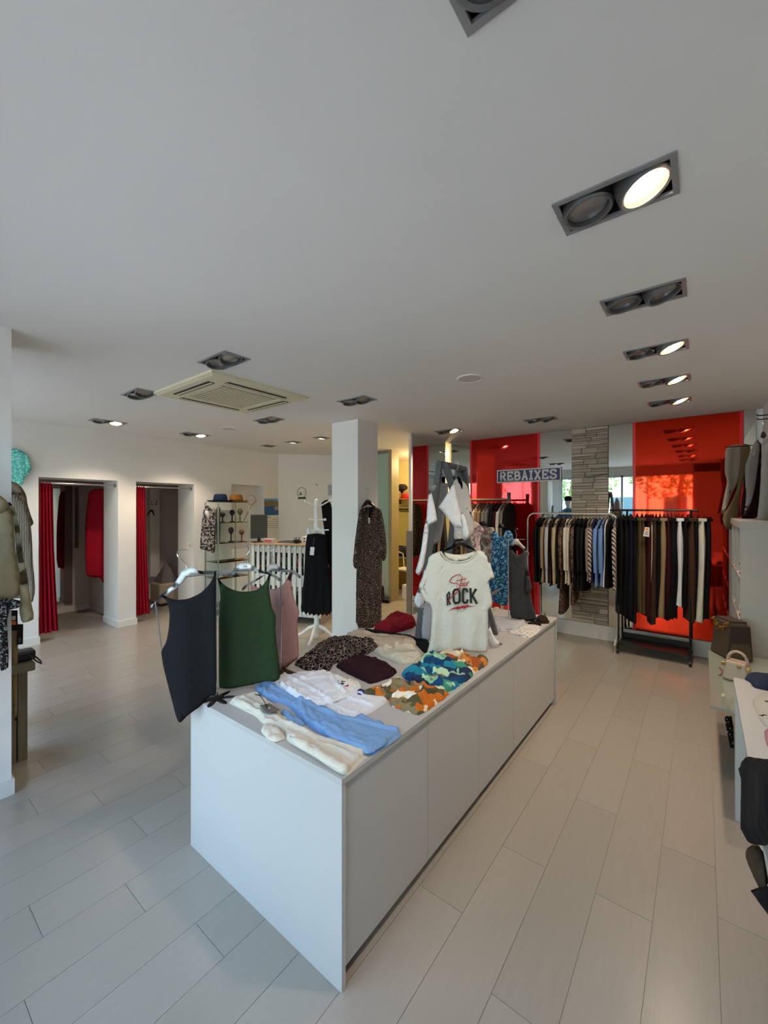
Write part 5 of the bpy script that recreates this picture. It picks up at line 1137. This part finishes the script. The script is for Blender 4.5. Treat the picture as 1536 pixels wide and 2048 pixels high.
def globe(t):
    N = 26; strokes('globe_outline', [fD.px(cN([(255 + 52 * math.cos(2 * PI * i / N + 2.2), 205 + 58 * math.sin(2 * PI * i / N + 2.2)) for i in range(22)]))], fD, .010, ink, t, .0022)
    poly('globe_base', fD.px(cN([(215, 258), (300, 255), (308, 282), (206, 282)])), fD, ink, t, .0022, .003)
    poly('green_tree', fD.px(cN([(240, 188), (262, 235), (222, 236)])), fD, mat('drawn_green', '5c8a3c', .7), t, .0022, .003)
    strokes('sketch_lines', [fD.px(cN(l)) for l in ([(268, 205), (280, 195), (298, 208)], [(275, 225), (292, 222)], [(235, 170), (240, 172)], [(270, 165), (275, 168)])], fD, .006, ink, t, .0022)
note('child drawing of a snow globe pinned on the till wall', [(188, 112), (325, 112), (322, 290), (195, 300)], globe)
note('large blank sheet pinned right of the snow globe drawing', [(350, 85), (550, 82), (552, 265), (370, 222)], lambda t: strokes('scribble', [fD.px(cN([(415, 105), (430, 112), (440, 125)]))], fD, .012, ink, t, .0022))
note('pale sheet pinned nearest the centre pillar', [(560, 115), (640, 110), (640, 240), (562, 240)], lambda t: strokes('faint_lines', [fD.px(cN([(575, 150 + 25 * k_), (625, 148 + 25 * k_)])) for k_ in range(3)], fD, .004, clilac, t, .0022), clilac)

# ---- glass shelf unit with hats
gx0, gx1, gy0, gy1 = -6.30, -5.92, 3.48, 4.02; GZ = [.12, .55, .80, 1.10, 1.42, 1.745]
t = thing('glass_display_unit', 'tall glass shelf unit by the left wall carrying hats', 'shelf unit', ((gx0 + gx1) / 2, (gy0 + gy1) / 2, 0))
for z in GZ: MB().box(gx0, gy0, z, gx1, gy1, z + .008).build('glass_shelf', glassg, t)
for x in (gx0, gx1):
    for y_ in (gy0, gy1): MB().box(x - .008, y_ - .008, 0, x + .008, y_ + .008, GZ[-1] - .0005).build('post', mat('shelf_post_green', '9db4aa', .2, .4), t)
MB().box(gx0 - .02, gy0 - .02, 0, gx1 + .02, gy1 + .02, .03).build('base', white, t)
def hat(x, y, z, m_, band, label, s=1.0):
    t = thing('fedora_hat', label, 'hat', (x, y, z), 'hats on the glass shelf unit')
    pr = [(.001, .001), (.16, .004), (.185, .018), (.19, .024), (.185, .026), (.15, .014), (.10, .016), (.098, .05), (.09, .10), (.075, .125), (.05, .128), (.02, .118), (.001, .114)]
    MB().lathe([(a * s, b * s) for a, b in pr], (x, y, z), 28, Matrix.Diagonal((1, 1.12, 1))).build('crown_and_brim', m_, t)
    MB().lathe([(.1015 * s, .018 * s), (.1015 * s, .040 * s), (.0995 * s, .041 * s), (.0995 * s, .017 * s)], (x, y, z), 28, Matrix.Diagonal((1, 1.12, 1))).build('band', band, t)
hat(-6.11, 3.63, GZ[-1] + .009, FB('hat_navy', '1c2744'), cblack, 'navy fedora on top of the glass shelf unit'); hat(-6.09, 3.90, GZ[-1] + .009, FB('hat_camel', '9c6c34'), cchoc, 'camel fedora on top of the glass shelf unit')
sm_items = [(-6.0, 3.60, 4, 'dark wooden figurine', '2a2018'), (-6.05, 3.80, 4, 'black furry keyring', '141414'), (-5.98, 3.9, 4, 'green sprig ornament', '4a5c2c'), (-6.0, 3.62, 3, 'silver bracelet stand', '8c8478'), (-6.05, 3.78, 3, 'dark necklace bust', '1e1a1a'), (-5.98, 3.93, 3, 'brown ribboned bag', '6a4430'), (-6.0, 3.58, 2, 'red brown scarf roll', '5a2c24'), (-6.02, 3.75, 2, 'black sunglasses case', '181818'), (-6.0, 3.90, 2, 'amber bangle pile', 'a07424'), (-6.0, 3.62, 1, 'brass bead pile', '8a5c28'), (-6.0, 3.84, 1, 'black earring rack', '17171a')]
for i, (x, y, lv, lb, h_) in enumerate(sm_items):
    z = GZ[lv] + .009; m_ = mat('trinket_' + h_, h_, .5, grain=.3, gscale=40)
    t = thing(lb.split()[-2] + '_' + lb.split()[-1] if lb.split()[-1] in ('stand', 'bust', 'bag', 'roll', 'case', 'pile', 'rack') else lb.split()[-1], lb + ' on the glass shelf unit', 'ornament', (x, y, z), 'trinkets on the glass shelves')
    hh3 = (.16, .20, .22, .03, .24, .20, .07, .05, .04, .05, .13)[i]
    if hh3 > .1:
        MB().lathe([(.03, 0), (.034, .01), (.012, .02), (.01, hh3 * .5), (.03, hh3 * .62), (.045, hh3 * .8), (.03, hh3 * .95), (.004, hh3)], (x, y, z), 12).build('body', m_, t)
        MB().lathe([(.045, 0), (.045, .008), (.002, .009)], (x, y, z), 12).build('base', m_, t)
    else:
        for k_ in range(6):
            MB().tube([(x + .02 * math.sin(k_ * 2.1) + .035 * math.cos(a), y + (k_ - 2.5) * .02 + .035 * math.sin(a), z + .008 + .011 * (k_ % 2)) for a in [2 * PI * j / 10 for j in range(10)]], .006, 5, True).build('bangle', m_, t)
f_ = vframe((gx1 + .02, 3.6, 1.3), PI / 2 - .35); 
t = thing('blouse', 'black and white print blouse hanging on the glass shelf unit', 'blouse', f_.at(*f_.uv(420, 1105)))
sheet('body', f_.px(cC([(165, 475), (215, 450), (300, 500), (350, 540), (362, 700), (350, 1000), (340, 1240), (300, 1245), (240, 1240), (170, 1190), (85, 1185), (95, 1000), (120, 700), (140, 540)])), f_, bwp, .014, t, res=.03, fold=.014, freq=34, seed=93)
fb2 = Frame(f_.o + f_.en * .018, f_.ex, f_.ey)
sheet('white_neckline', fb2.px(cC([(165, 540), (200, 520), (245, 545), (240, 700), (200, 660)])), fb2, cwhite, .004, t, res=.03, fold=0)
sheet('cuff_hem', fb2.px(cC([(180, 1190), (300, 1215), (290, 1245), (230, 1240)])), fb2, cwhite, .005, t, res=.03, fold=0)
t = hang('scarf', 'dark checked scarf hanging beside the print blouse', 'scarf', cC([(365, 460), (435, 455), (432, 700), (425, 1090), (370, 1100), (362, 800)]), 437, 1050, (Vector((gx1 + .03, 3.66, 0))).dot(Vector((-SN, CS, 0))), pat('dark_check', 'brick', 14, [(0, '2a2624'), (1, 'a8a098')]), seed=94)
hanger('black hanger hooked on the glass shelf unit', cC([(160, 480), (190, 440), (220, 435), (265, 480), (240, 480), (205, 465)]), cC([(205, 440), (185, 420), (190, 395)]), f_, hangk)
t = thing('net_racket', 'clear round hand fan standing behind the camel hat', 'fan', (-6.1, 4.2, 1.70)); f_ = vframe((-6.15, 4.15, 1.6), PI / 2 - .3)
f_c = f_.px(cC([(955, 340)]))[0]
MB().tube([f_.at(f_c[0] + .075 * math.cos(a), f_c[1] + .085 * math.sin(a)) for a in [2 * PI * i / 24 for i in range(24)]], .004, 6, True).build('rim', steel, t)
MB().tube([f_.at(*q) for q in f_.px(cC([(1050, 350), (960, 440), (880, 600), (830, 700)]))], .007, 6).build('handle', woodtan, t)

# ---- coat tree with black skirt and tunic
cb = pz(633, 1277, 0); cb.z = 0
t = thing('coat_tree', 'white turned wooden coat tree in front of the pallet counter', 'coat stand', cb)
MB().lathe([(.030, .03), (.034, .10), (.042, .14), (.032, .20), (.026, .5), (.024, 1.15), (.03, 1.30), (.022, 1.36), (.036, 1.40), (.036, 1.44), (.026, 1.46), (.03, 1.62), (.03, 1.66), (.018, 1.68), (.032, 1.72), (.026, 1.76), (.004, 1.775)], cb, 18).build('pole', offwh, t)
for i in range(4):
    a = i * PI / 2 + .5; d_ = Vector((math.cos(a), math.sin(a), 0))
    MB().tube([cb + Vector((0, 0, .17)), cb + d_ * .10 + Vector((0, 0, .13)), cb + d_ * .20 + Vector((0, 0, .05)), cb + d_ * .30 + Vector((0, 0, .016))], [.024, .022, .018, .014], 8).build('leg', offwh, t)
dcam = Vector((-SN, CS, 0)); dc = cb.dot(dcam)
for (u0, v0, u1, v1) in ((631, 1013, 611, 1002), (637, 1014, 662, 1000), (632, 1040, 620, 1039), (636, 1040, 650, 1039)):
    a_, b_ = pd(u0, v0, dc), pd(u1, v1, dc - .03); pg = MB().tube([a_, b_], .008, 8).build('peg', offwh, t)
    MB().lathe([(.002, -.016), (.014, -.013), (.019, 0), (.014, .013), (.002, .016)], b_, 12).build('peg_knob', offwh, pg)
t = hang('skirt', 'black pleated skirt with white price tag clipped on the coat tree', 'skirt', cN([(318, 695), (340, 690), (430, 682), (530, 690), (545, 750), (560, 1000), (590, 1300), (600, 1590), (585, 1640), (570, 1615), (545, 1655), (525, 1625), (500, 1650), (475, 1622), (450, 1655), (425, 1625), (400, 1650), (375, 1615), (345, 1650), (325, 1605), (300, 1640), (282, 1590), (255, 1615), (240, 1560), (255, 1450), (262, 1350), (280, 1200), (290, 1000), (300, 800)]), 633, 1150, dc - .09, cblack, seed=95, fold=.02, freq=60, thick=.014, res=.03)
f_ = facing(633, 1150, dc - .125)
poly('price_tag', f_.px(cN([(357, 842), (405, 846), (396, 940), (347, 935)])), f_, paper, t, 0, .003); MB().tube([f_.at(*q) for q in f_.px(cN([(403, 735), (385, 842)]))], .0025, 5).build('tag_string', cgunm, t)
f_ = facing(633, 1150, dc - .10)
t = thing('clip_hanger', 'white clip hanger carrying the black skirt', 'hanger', f_.at(*f_.uv(633, 1060)))
poly('bar', f_.px(cN([(305, 638), (572, 634), (572, 650), (305, 655)])), f_, hangw, t, 0, .01); poly('centre_block', f_.px(cN([(395, 640), (425, 605), (445, 605), (475, 640)])), f_, hangw, t, 0, .012)
for q in ([(325, 625), (345, 625), (350, 690), (322, 690)], [(498, 620), (515, 620), (525, 690), (495, 690)]): poly('clip', f_.px(cN(q)), f_, hangw, t, .0, .03)
hang('tunic', 'black tunic draped over the right peg of the coat tree', 'tunic', cN([(495, 490), (480, 330), (520, 296), (560, 285), (595, 330), (610, 400), (640, 560), (665, 750), (687, 955), (650, 1080), (560, 1070), (545, 800), (515, 620)]), 660, 1050, dc + .01, FB('black_crepe', '0c0c0e'), seed=96, fold=.015, freq=40, thick=.02, res=.03)
hang('dress', 'wine red dress behind the black skirt on the coat tree', 'dress', cN([(560, 1040), (640, 1060), (645, 1585), (590, 1605), (560, 1500)]), 660, 1180, dc + .06, cmaroon, seed=97, res=.03)
hang('scarf', 'leopard print scarf between the tunic and the pillar', 'scarf', cN([(600, 410), (632, 405), (650, 520), (665, 660), (668, 1190), (640, 1195), (630, 800)]), 665, 1050, dc + .10, leo, seed=98, res=.03)

# ================================================================ STORE ROOM
t = thing('wall_shelf', 'orange edged shelf on the store room wall', 'shelf', (-4.85, 7.2, 1.84))
MB().box(-5.3, 7.0, 1.84, -4.0, 7.398, 1.86).build('board', mat('orange_shelf', 'e07a30', .5), t)
for x in (-5.25, -4.15): MB().box(x, 7.1, 1.74, x + .02, 7.398, 1.84).build('bracket', steel, t)
MB().tube([(-5.3, 7.15, 1.70), (-4.0, 7.15, 1.70)], .012, 8).build('hanging_rail', steel, t)
for i in range(9): rail_hanger(-5.18 + i * .06, 7.15, 1.705, 'empty hangers in the store room', 'empty black hanger, %s from the left in the store room' % ORD[i])
def blob(name, label, cat, x, y, z, pr, m_, base=None):
    t = thing(name, label, cat, (x, y, z)); MB().lathe(pr, (x, y, z), 18).build('body', m_, t); MB().lathe([(pr[0][0] + .01, 0), (pr[0][0] + .012, .012), (.002, .013)], (x, y, z), 18).build('base', base or m_, t); return t
blob('display_hat', 'black hat on a stand on the store room shelf', 'hat', -5.06, 7.18, 1.861, [(.05, 0), (.03, .02), (.02, .12), (.05, .16), (.12, .20), (.13, .25), (.08, .30), (.01, .31)], blackp)
blob('vase', 'red squat pot on the store room shelf', 'pot', -4.93, 7.12, 1.861, [(.06, 0), (.09, .03), (.09, .08), (.06, .10), (.05, .10)], mat('red_glaze', 'a81c24', .3))
blob('vase', 'dark glass jar on the store room shelf', 'jar', -4.80, 7.2, 1.861, [(.06, 0), (.07, .06), (.05, .16), (.03, .22), (.05, .3), (.02, .32)], mat('dark_glass', '2a221c', .15))
t = thing('wicker_hamper', 'brown wicker hamper in the store room', 'basket', (-4.95, 7.05, 0))
MB().box(-5.25, 6.85, 0, -4.65, 7.3, .62).build('body', pat('wicker', 'brick', 22, [(0, '8a6a3c'), (1, '4a3418')]), t, bevel=.02); MB().box(-5.27, 6.83, .62, -4.63, 7.32, .66).build('lid', rustic, t, bevel=.01)
t = thing('holdall', 'dark grey holdall lying on the wicker hamper', 'bag', (-4.95, 7.05, .661)); MB().box(-5.2, 6.9, .661, -4.7, 7.25, .86).build('body', cslate, t, bevel=.06); MB().tube([(-5.1, 6.89, .78), (-5.06, 6.87, .88), (-4.84, 6.87, .88), (-4.8, 6.89, .78)], .012, 8).build('handle', cblack, t)
t = thing('cantilever_chair', 'white tubular chair seen end on in the store room', 'chair', (-4.55, 6.55, 0))
for y_ in (6.45, 6.75): MB().tube([(-4.72, y_, .45), (-4.68, y_, .47), (-4.45, y_, .46), (-4.4, y_, .40), (-4.4, y_, .05), (-4.42, y_, .012), (-4.7, y_, .012)], .011, 8).build('side_frame', hangw, t)
MB().box(-4.74, 6.43, .465, -4.44, 6.77, .49).build('seat', offwh, t, bevel=.01); MB().tube([(-4.7, 6.45, .46), (-4.73, 6.45, .75), (-4.73, 6.6, .8), (-4.73, 6.75, .75), (-4.7, 6.75, .46)], .011, 8).build('backrest', hangw, t)
t = thing('carton', 'white and blue carton on the store room floor', 'box', (-4.32, 6.25, 0)); MB().box(-4.33, 6.15, 0, -4.15, 6.35, .26).build('body', paper, t, bevel=.003); MB().box(-4.149, 6.19, .08, -4.147, 6.31, .18).build('blue_label', mat('blue_label', '2c4a90', .5), t)
t = thing('ankle_boot', 'black ankle boot by the store room door jamb', 'boot', (-4.47, 5.68, 0))
fb_ = vframe((-4.5, 5.74, 0), 0); sheet('upper', [(-.03, .02), (.17, .02), (.19, .05), (.15, .075), (.08, .09), (.07, .3), (-.04, .3), (-.04, .1)], fb_, blackp, .035, t, res=.02, fold=0, ch=2); MB().box(-4.54, 5.70, 0, -4.31, 5.78, .018).build('sole', black, t, bevel=.006)
t = thing('store_room_lamp', 'warm bulb on the store room ceiling', 'lamp', (-4.0, 6.8, CE))
MB().lathe([(.08, 0), (.08, -.02), (.03, -.03)], (-4.0, 6.8, CE), 18).build('base', offwh, t); MB().lathe([(.012, -.02), (.035, -.05), (.04, -.08), (.025, -.11), (.002, -.115)], (-4.0, 6.8, CE), 16).build('bulb', mat('warm_bulb', 'fff0c8', .3, emit='ffd070', estr=30), t)
L = bpy.data.lights.new('store_light', 'POINT'); L.energy = 38; L.color = (1, .78, .42); L.shadow_soft_size = .06; q = bpy.data.objects.new('store_light', L); link(q, t); q.location = (0, 0, -.17)

# ================================================================ RIGHT WALL
SX, SY0, SY1, SZ = .222, 4.105, 5.755, 1.555
t = thing('shelf_unit', 'white open shelf unit along the right wall', 'shelf unit', ((SX + XR) / 2, (SY0 + SY1) / 2, 0))
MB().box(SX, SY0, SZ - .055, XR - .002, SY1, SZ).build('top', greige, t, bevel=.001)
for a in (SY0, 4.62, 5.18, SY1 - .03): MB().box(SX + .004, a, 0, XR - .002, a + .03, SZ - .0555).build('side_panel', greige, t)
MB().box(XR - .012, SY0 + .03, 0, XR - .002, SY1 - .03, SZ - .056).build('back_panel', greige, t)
SHZ = (.08, .42, .76, 1.10)
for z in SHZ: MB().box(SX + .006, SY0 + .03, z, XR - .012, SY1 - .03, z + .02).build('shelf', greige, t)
scol = [cblack, cbrown, cmaroon, cslate, cred, ccream, cnavy, ctaupe]
n_ = 0
for j, z in enumerate(SHZ):
    for i, (a, b) in enumerate(((SY0 + .05, 4.60), (4.67, 5.16), (5.23, 5.70))):
        for k_ in range(2):
            zz = z + .021 + k_ * .075
            f_ = Frame((SX + .015, a + .02, zz), (1, 0, 0), (0, 1, 0)); w_ = XR - SX - .05; l_ = min(.36, b - a - .05)
            tt = thing('folded_garment', '%s folded garment, %s stack, %s shelf of the white unit, %s' % (scol[n_ % 8].name.replace('cloth_', '').replace('_', ' '), ORD[i], ('lowest', 'second', 'third', 'top')[j], ('below', 'on top')[k_]), 'garment', (SX + .1, a + .2, zz), 'folded clothes in the white shelf unit')
            sheet('fabric', [(0, 0), (w_, 0), (w_, l_), (0, l_)], f_, scol[n_ % 8], .068, tt, res=.06, lying=True, wr=.006, seed=200 + n_, r=.04, ch=1); n_ += 1
# wall bar with coats
kR = crop(1376, 780, .122070); kS = crop(1376, 1000, .122070); kB = crop(1376, 1220, .122070); kT = crop(1376, 1420, .234375)
t = thing('wall_rail', 'dark projecting wall arms for coats above the white shelf unit', 'clothes rack', (XR - .1, 4.4, 2.2))
zr = 2.30
for y_, z_, x_ in ((5.15, 2.24, .17), (4.62, 2.39, .36), (4.25, 2.36, .33)):
    MB().tube([(x_, y_, z_ + .012), (x_ + .01, y_, z_), (XR - .001, y_, z_)], .005, 8).build('arm', black, t)
    MB().lathe([(.018, -.003), (.018, .003)], (XR - .004, y_, z_), 12, Matrix.Rotation(PI / 2, 3, 'Y')).build('wall_rose', black, t)
hang('sweater', 'taupe pleated top with pale side stripes above the shelf unit', 'top', kR([(612, 980), (700, 902), (850, 890), (872, 920), (862, 1200), (845, 1420), (790, 1560), (650, 1880), (570, 2060), (545, 2045), (600, 1700), (640, 1500), (600, 1350), (608, 1150)]), 1460, 960, 4.02, FB('stone_taupe', '9c8f82'), seed=301, freq=60, parts=(('side_stripe', kR([(700, 1580), (720, 1585), (590, 2040), (575, 2040)]), ccream, .012),))
hang('blouse', 'olive brown blouse hanging behind the pleated top', 'blouse', kR([(880, 900), (940, 880), (1010, 900), (1030, 960), (965, 1200), (925, 1400), (885, 1600), (850, 1900), (835, 2040), (850, 2285), (600, 2285), (560, 2070), (700, 1850), (800, 1650), (832, 1500), (855, 1300), (865, 1000)]), 1480, 970, 4.14, FB('olive_taupe', '7c6a4e'), seed=302)
hang('coat', 'dark wine coat lining between the grey coats', 'coat', kR([(1100, 880), (1200, 850), (1210, 1100), (1190, 1500), (1160, 1900), (1110, 2120), (850, 2120), (900, 1700), (1000, 1300)]), 1500, 980, 3.86, FB('black_wine', '1c0a0e'), seed=303)
hang('coat', 'mid grey tailored coat hanging on the right wall', 'coat', kR([(1110, 830), (1160, 800), (1178, 950), (1160, 1150), (1100, 1550), (1050, 1750), (1000, 1900), (940, 2030), (915, 2080), (935, 1900), (950, 1700), (930, 1500), (930, 1250), (960, 1150), (1020, 1000), (1080, 870)]), 1500, 980, 3.70, FB('melange_grey', '85807f'), seed=304, thick=.016, parts=(('lapel', kR([(1110, 860), (1170, 840), (1172, 1000), (1060, 1150), (1050, 1050)]), FB('melange_grey', '85807f'), .018),))
hang('coat', 'long light grey coat cut by the right edge of the photo', 'coat', kR([(1440, 720), (1311, 780), (1250, 830), (1200, 880), (1215, 1000), (1190, 1150), (1200, 1300), (1180, 1500), (1160, 1800), (1130, 2100), (1100, 2400), (1082, 2600), (1440, 2610)]), 1530, 1000, 3.36, FB('ash_grey', '9a9592'), seed=305, thick=.018, res=.03)
hanger('dark red hanger on the wall rail', kR([(1185, 780), (1200, 700), (1235, 670), (1275, 700), (1290, 760), (1260, 780), (1235, 800), (1210, 780)]), kR([(1228, 670), (1225, 600), (1230, 540), (1215, 505), (1200, 515)]), facing(1525, 870, 3.5), mat('hanger_wine', '3a1418', .5))
# glass-topped low table with handbags
GT = .55
t = thing('glass_table', 'low display table with greenish glass top beside the shelf unit', 'table', (.24, 3.5, 0))
MB().box(.036, 2.93, GT - .012, XR - .01, 4.085, GT).build('glass_top', mat('smoked_green_glass', '8d9488', .06, coat=.6), t, bevel=.001)
for x in (.24, XR - .06):
    for y_ in (3.02, 4.0): MB().box(x, y_, 0, x + .035, y_ + .035, GT - .0125).build('leg', white, t)
def pzv(u, vv): return pz(u, vv, GT + .001)
BL, BR = pzv(1419, 1300), pzv(1461, 1323); e1 = (BR - BL).normalized(); e2 = Vector((-e1.y, e1.x, 0)); e2 = e2 if e2.x > 0 else -e2; W_ = (BR - BL).length
sue = mat('brown_suede', '4a3826', .75, grain=.15, gscale=20, bump=.2, bscale=150)
t = thing('handbag', 'brown trapezoid leather handbag with gold chain on the glass table', 'handbag', BL + e1 * W_ / 2 + e2 * .07)
ctr = BL + e1 * W_ / 2 + e2 * .075
MB().obox(ctr + Vector((0, 0, .135)), e1, e2, (0, 0, 1), W_ / 2, .075, .134, .76).build('body', sue, t, bevel=.012)
MB().obox(ctr + e1 * (W_ * .40) + Vector((0, 0, .13)), e1, e2, (0, 0, 1), .012, .079, .12, .8).build('side_gusset', mat('dark_suede', '2e1e18', .8), t, bevel=.006)
MB().obox(ctr + Vector((0, 0, .272)), e1, e2, (0, 0, 1), W_ * .36, .05, .006).build('top_zip', mat('dark_suede', '2e1e18', .8), t)
for i in range(9):
    a_ = i / 8; p = ctr - e2 * .066 + e1 * (W_ * (-.36 + .66 * a_)) + Vector((0, 0, .262 - .055 * math.sin(PI * a_)))
    ax_ = e1 if i % 2 else (e1 + Vector((0, 0, .8))).normalized(); ay_ = Vector((0, 0, 1)) if i % 2 else e2
    MB().tube([p + ax_ * (.019 * math.cos(b)) + ay_ * (.011 * math.sin(b)) for b in [2 * PI * k_ / 12 for k_ in range(12)]], .0038, 6, True).build('chain_link', gold, t)
B2, B3 = pzv(1442, 1357), pzv(1497, 1372); e1 = (B3 - B2).normalized(); e2 = Vector((-e1.y, e1.x, 0)); e2 = e2 if e2.x > 0 else -e2; W2 = (B3 - B2).length
bei = mat('beige_leather', 'b39a86', .55, grain=.08, gscale=20); ctr = B2 + e1 * W2 / 2 + e2 * .06
t = thing('handbag', 'small beige leather handbag with gold clasps in front of the brown one', 'handbag', ctr)
MB().obox(ctr + Vector((0, 0, .055)), e1, e2, (0, 0, 1), W2 / 2, .058, .054, .78).build('body', bei, t, bevel=.014)
MB().obox(ctr + Vector((0, 0, .108)), e1, e2, (0, 0, 1), W2 * .40, .048, .012, .9).build('flap', bei, t, bevel=.006)
MB().tube([ctr + e1 * (.05 * math.cos(a)) + Vector((0, 0, .115 + .065 * math.sin(a))) for a in [PI * i / 12 for i in range(13)]], .009, 8).build('top_handle', bei, t)
for s in (-.06, .02, .065): MB().obox(ctr - e2 * .05 + e1 * s + Vector((0, 0, .10)), e1, e2, (0, 0, 1), .009, .006, .011).build('clasp', gold, t, bevel=.002)
t = thing('red_twig_brooch', 'small red twig shaped brooch on the glass table', 'brooch', pzv(1443, 1342))
for l in ([(1439, 1335), (1446, 1345), (1440, 1352)], [(1446, 1345), (1452, 1337)], [(1446, 1345), (1450, 1348)], [(1441, 1351), (1437, 1350)]): MB().tube([pzv(*p) + Vector((0, 0, .004)) for p in l], .0028, 5).build('twig', mat('brooch_red', '8a1c24', .5), t)
hang('scarf', 'red and white printed scarf hanging at the right edge over the glass table', 'scarf', kS([(1270, 830), (1330, 800), (1600, 800), (1600, 2700), (1500, 2700), (1250, 2600), (1290, 2300), (1265, 2000), (1275, 1600), (1262, 1300)]), 1532, 1180, 3.05, redwh, seed=306, fold=.03, freq=50)
# near white table
NT = .742; nx = .132
t = thing('white_table', 'white display table at the right edge of the photo', 'table', (.31, 1.75, 0))
MB().box(nx, .62, NT - .03, XR - .005, 2.905, NT).build('top', white, t, bevel=.001)
for y_ in (2.86, .64): MB().box(nx + .006, y_, 0, nx + .048, y_ + .04, NT - .0305).build('leg', white, t); MB().box(XR - .06, y_, 0, XR - .02, y_ + .04, NT - .0305).build('leg', white, t)
MB().box(nx + .05, .68, .30, XR - .02, 2.85, .32).build('lower_shelf', white, t); MB().box(XR - .03, .68, .05, XR - .02, 2.85, NT - .04).build('back_panel', white, t)
def layr(name, label, cat, pts, m_, thick, z=NT, seed=1, wr=.006, cf=kB, r=None, parts=()):
    f_ = Frame((.3, 2.3, z + .001), (1, 0, 0), (0, 1, 0)); P = f_.px(cf(pts)); t = thing(name, label, cat, f_.at(*P[0])); sheet('fabric', P, f_, m_, thick, t, res=.02, lying=True, wr=wr, seed=seed, r=r or thick)
    for nm, pp, mm in parts: f2_ = Frame((.3, 2.3, z + thick + .004), (1, 0, 0), (0, 1, 0)); strokes(nm, [f2_.px(cf(l)) for l in pp], f2_, .006, mm, t, 0)
    return t
layr('folded_jeans', 'dark denim jeans folded on the white table', 'jeans', [(910, 1130), (1000, 1110), (1150, 1130), (1400, 1150), (1400, 1350), (1250, 1310), (1070, 1270), (1020, 1190)], fab('denim_dark', '2c3346', grain=.3, gscale=30), .05, seed=310)
layr('folded_tshirt', 'pale grey T-shirt with dark script folded on the white table', 'T-shirt', [(1045, 1500), (1120, 1430), (1250, 1400), (1500, 1420), (1500, 1900), (1300, 1930), (1150, 1760)], FB('stone_white', 'bcb6aa'), .03, seed=311, parts=(('script', ([(1170, 1720), (1210, 1735), (1240, 1720), (1290, 1728)], [(1265, 1500), (1290, 1495), (1310, 1510)]), cblack),))
layr('rose_top', 'dusty rose top folded nearest on the white table', 'top', [(1250, 1960), (1500, 1940), (1500, 2300), (1300, 2250), (1255, 2100)], FB('rose', 'b08088'), .04, seed=312)
f_ = Frame((nx - .022, 2.2, .5), (0, -1, 0), (0, 0, 1))
def edgehang(name, label, cat, pts, m_, seed, x=None, th=.016, res=.03):
    f_ = Frame((x if x else nx - .02, 2.2, .5), (0, -1, 0), (0, 0, 1)); P = f_.px(kT(pts)); t = thing(name, label, cat, f_.at(*P[0])); sheet('fabric', P, f_, m_, th, t, res=res, fold=.008, freq=30, seed=seed); return t
edgehang('trousers', 'black trousers hanging over the edge of the white table', 'trousers', [(495, 395), (560, 405), (760, 430), (760, 1150), (560, 1155), (515, 1110), (505, 1000), (495, 850), (490, 690), (500, 640), (465, 460), (490, 445)], cblack, 313)
edgehang('trousers', 'brown trousers hanging below the black pair', 'trousers', [(525, 1160), (620, 1155), (640, 1300), (662, 1500), (640, 1540), (610, 1530), (560, 1350)], FB('umber', '4a3a2c'), 314, x=nx + .002)
edgehang('bag', 'black soft bag under the white table at the right edge', 'bag', [(610, 1520), (690, 1500), (760, 1500), (760, 1800), (680, 1740), (620, 1640)], cblack, 315, x=nx + .004, th=.03)
t = hang('scarf', 'black scarf with white flecks behind the white table leg', 'scarf', kT([(312, 52), (385, 50), (388, 520), (372, 420), (345, 250), (318, 110)]), 1458, 1480, 2.85, pat('fleck_print', 'voronoi', 60, [(0, 'e0dcd8'), (.16, 'd0ccc8'), (.24, '161416'), (1, '161416')], warp=.03), seed=316, res=.015)

# ================================================================ MANNEQUIN BY THE SHOP WINDOW (seen in the mirror)
mx_, my_ = -2.78, .10
t = thing('shop_mannequin', 'mannequin bust in blue shirt and black cap reflected in the mirror', 'mannequin', (mx_, my_, 0))
skin = mat('mannequin_ivory', 'd8cfc4', .4)
MB().lathe([(.16, 0), (.16, .015), (.02, .03), (.018, .95)], (mx_, my_, 0), 20).build('stand', chrome, t)
MB().lathe([(.03, .92), (.15, .94), (.165, 1.05), (.13, 1.22), (.17, 1.40), (.185, 1.52), (.12, 1.60), (.055, 1.635), (.05, 1.70)], (mx_, my_, 0), 22, Matrix.Diagonal((1, .68, 1))).build('torso', skin, t)
MB().lathe([(.04, 1.66), (.05, 1.70), (.075, 1.76), (.085, 1.82), (.08, 1.88), (.05, 1.93), (.005, 1.945)], (mx_, my_, 0), 20, Matrix.Diagonal((.9, 1.1, 1))).build('head', skin, t)
sh = MB().lathe([(.19, .90), (.18, 1.05), (.155, 1.22), (.19, 1.40), (.205, 1.52), (.135, 1.62), (.07, 1.655), (.066, 1.64)], (mx_, my_, 0), 22, Matrix.Diagonal((1, .72, 1))).build('shirt', bluep, t)
for s in (-1, 1): MB().tube([(mx_ + s * .17, my_, 1.55), (mx_ + s * .25, my_, 1.42), (mx_ + s * .27, my_ - .02, 1.25)], [.06, .062, .066], 12).build('sleeve', bluep, sh)
cp = MB().lathe([(.092, 1.85), (.098, 1.88), (.09, 1.94), (.05, 1.975), (.004, 1.98)], (mx_, my_, 0), 20, Matrix.Diagonal((.95, 1.1, 1))).build('cap', cblack, t)
sheet('visor', [(-.08, 0), (.08, 0), (.06, .11), (0, .13), (-.06, .11)], Frame((mx_ + .07, my_, 1.865), (0, -1, 0), (1, 0, -.1)), cblack, .005, t, res=.03, fold=0)
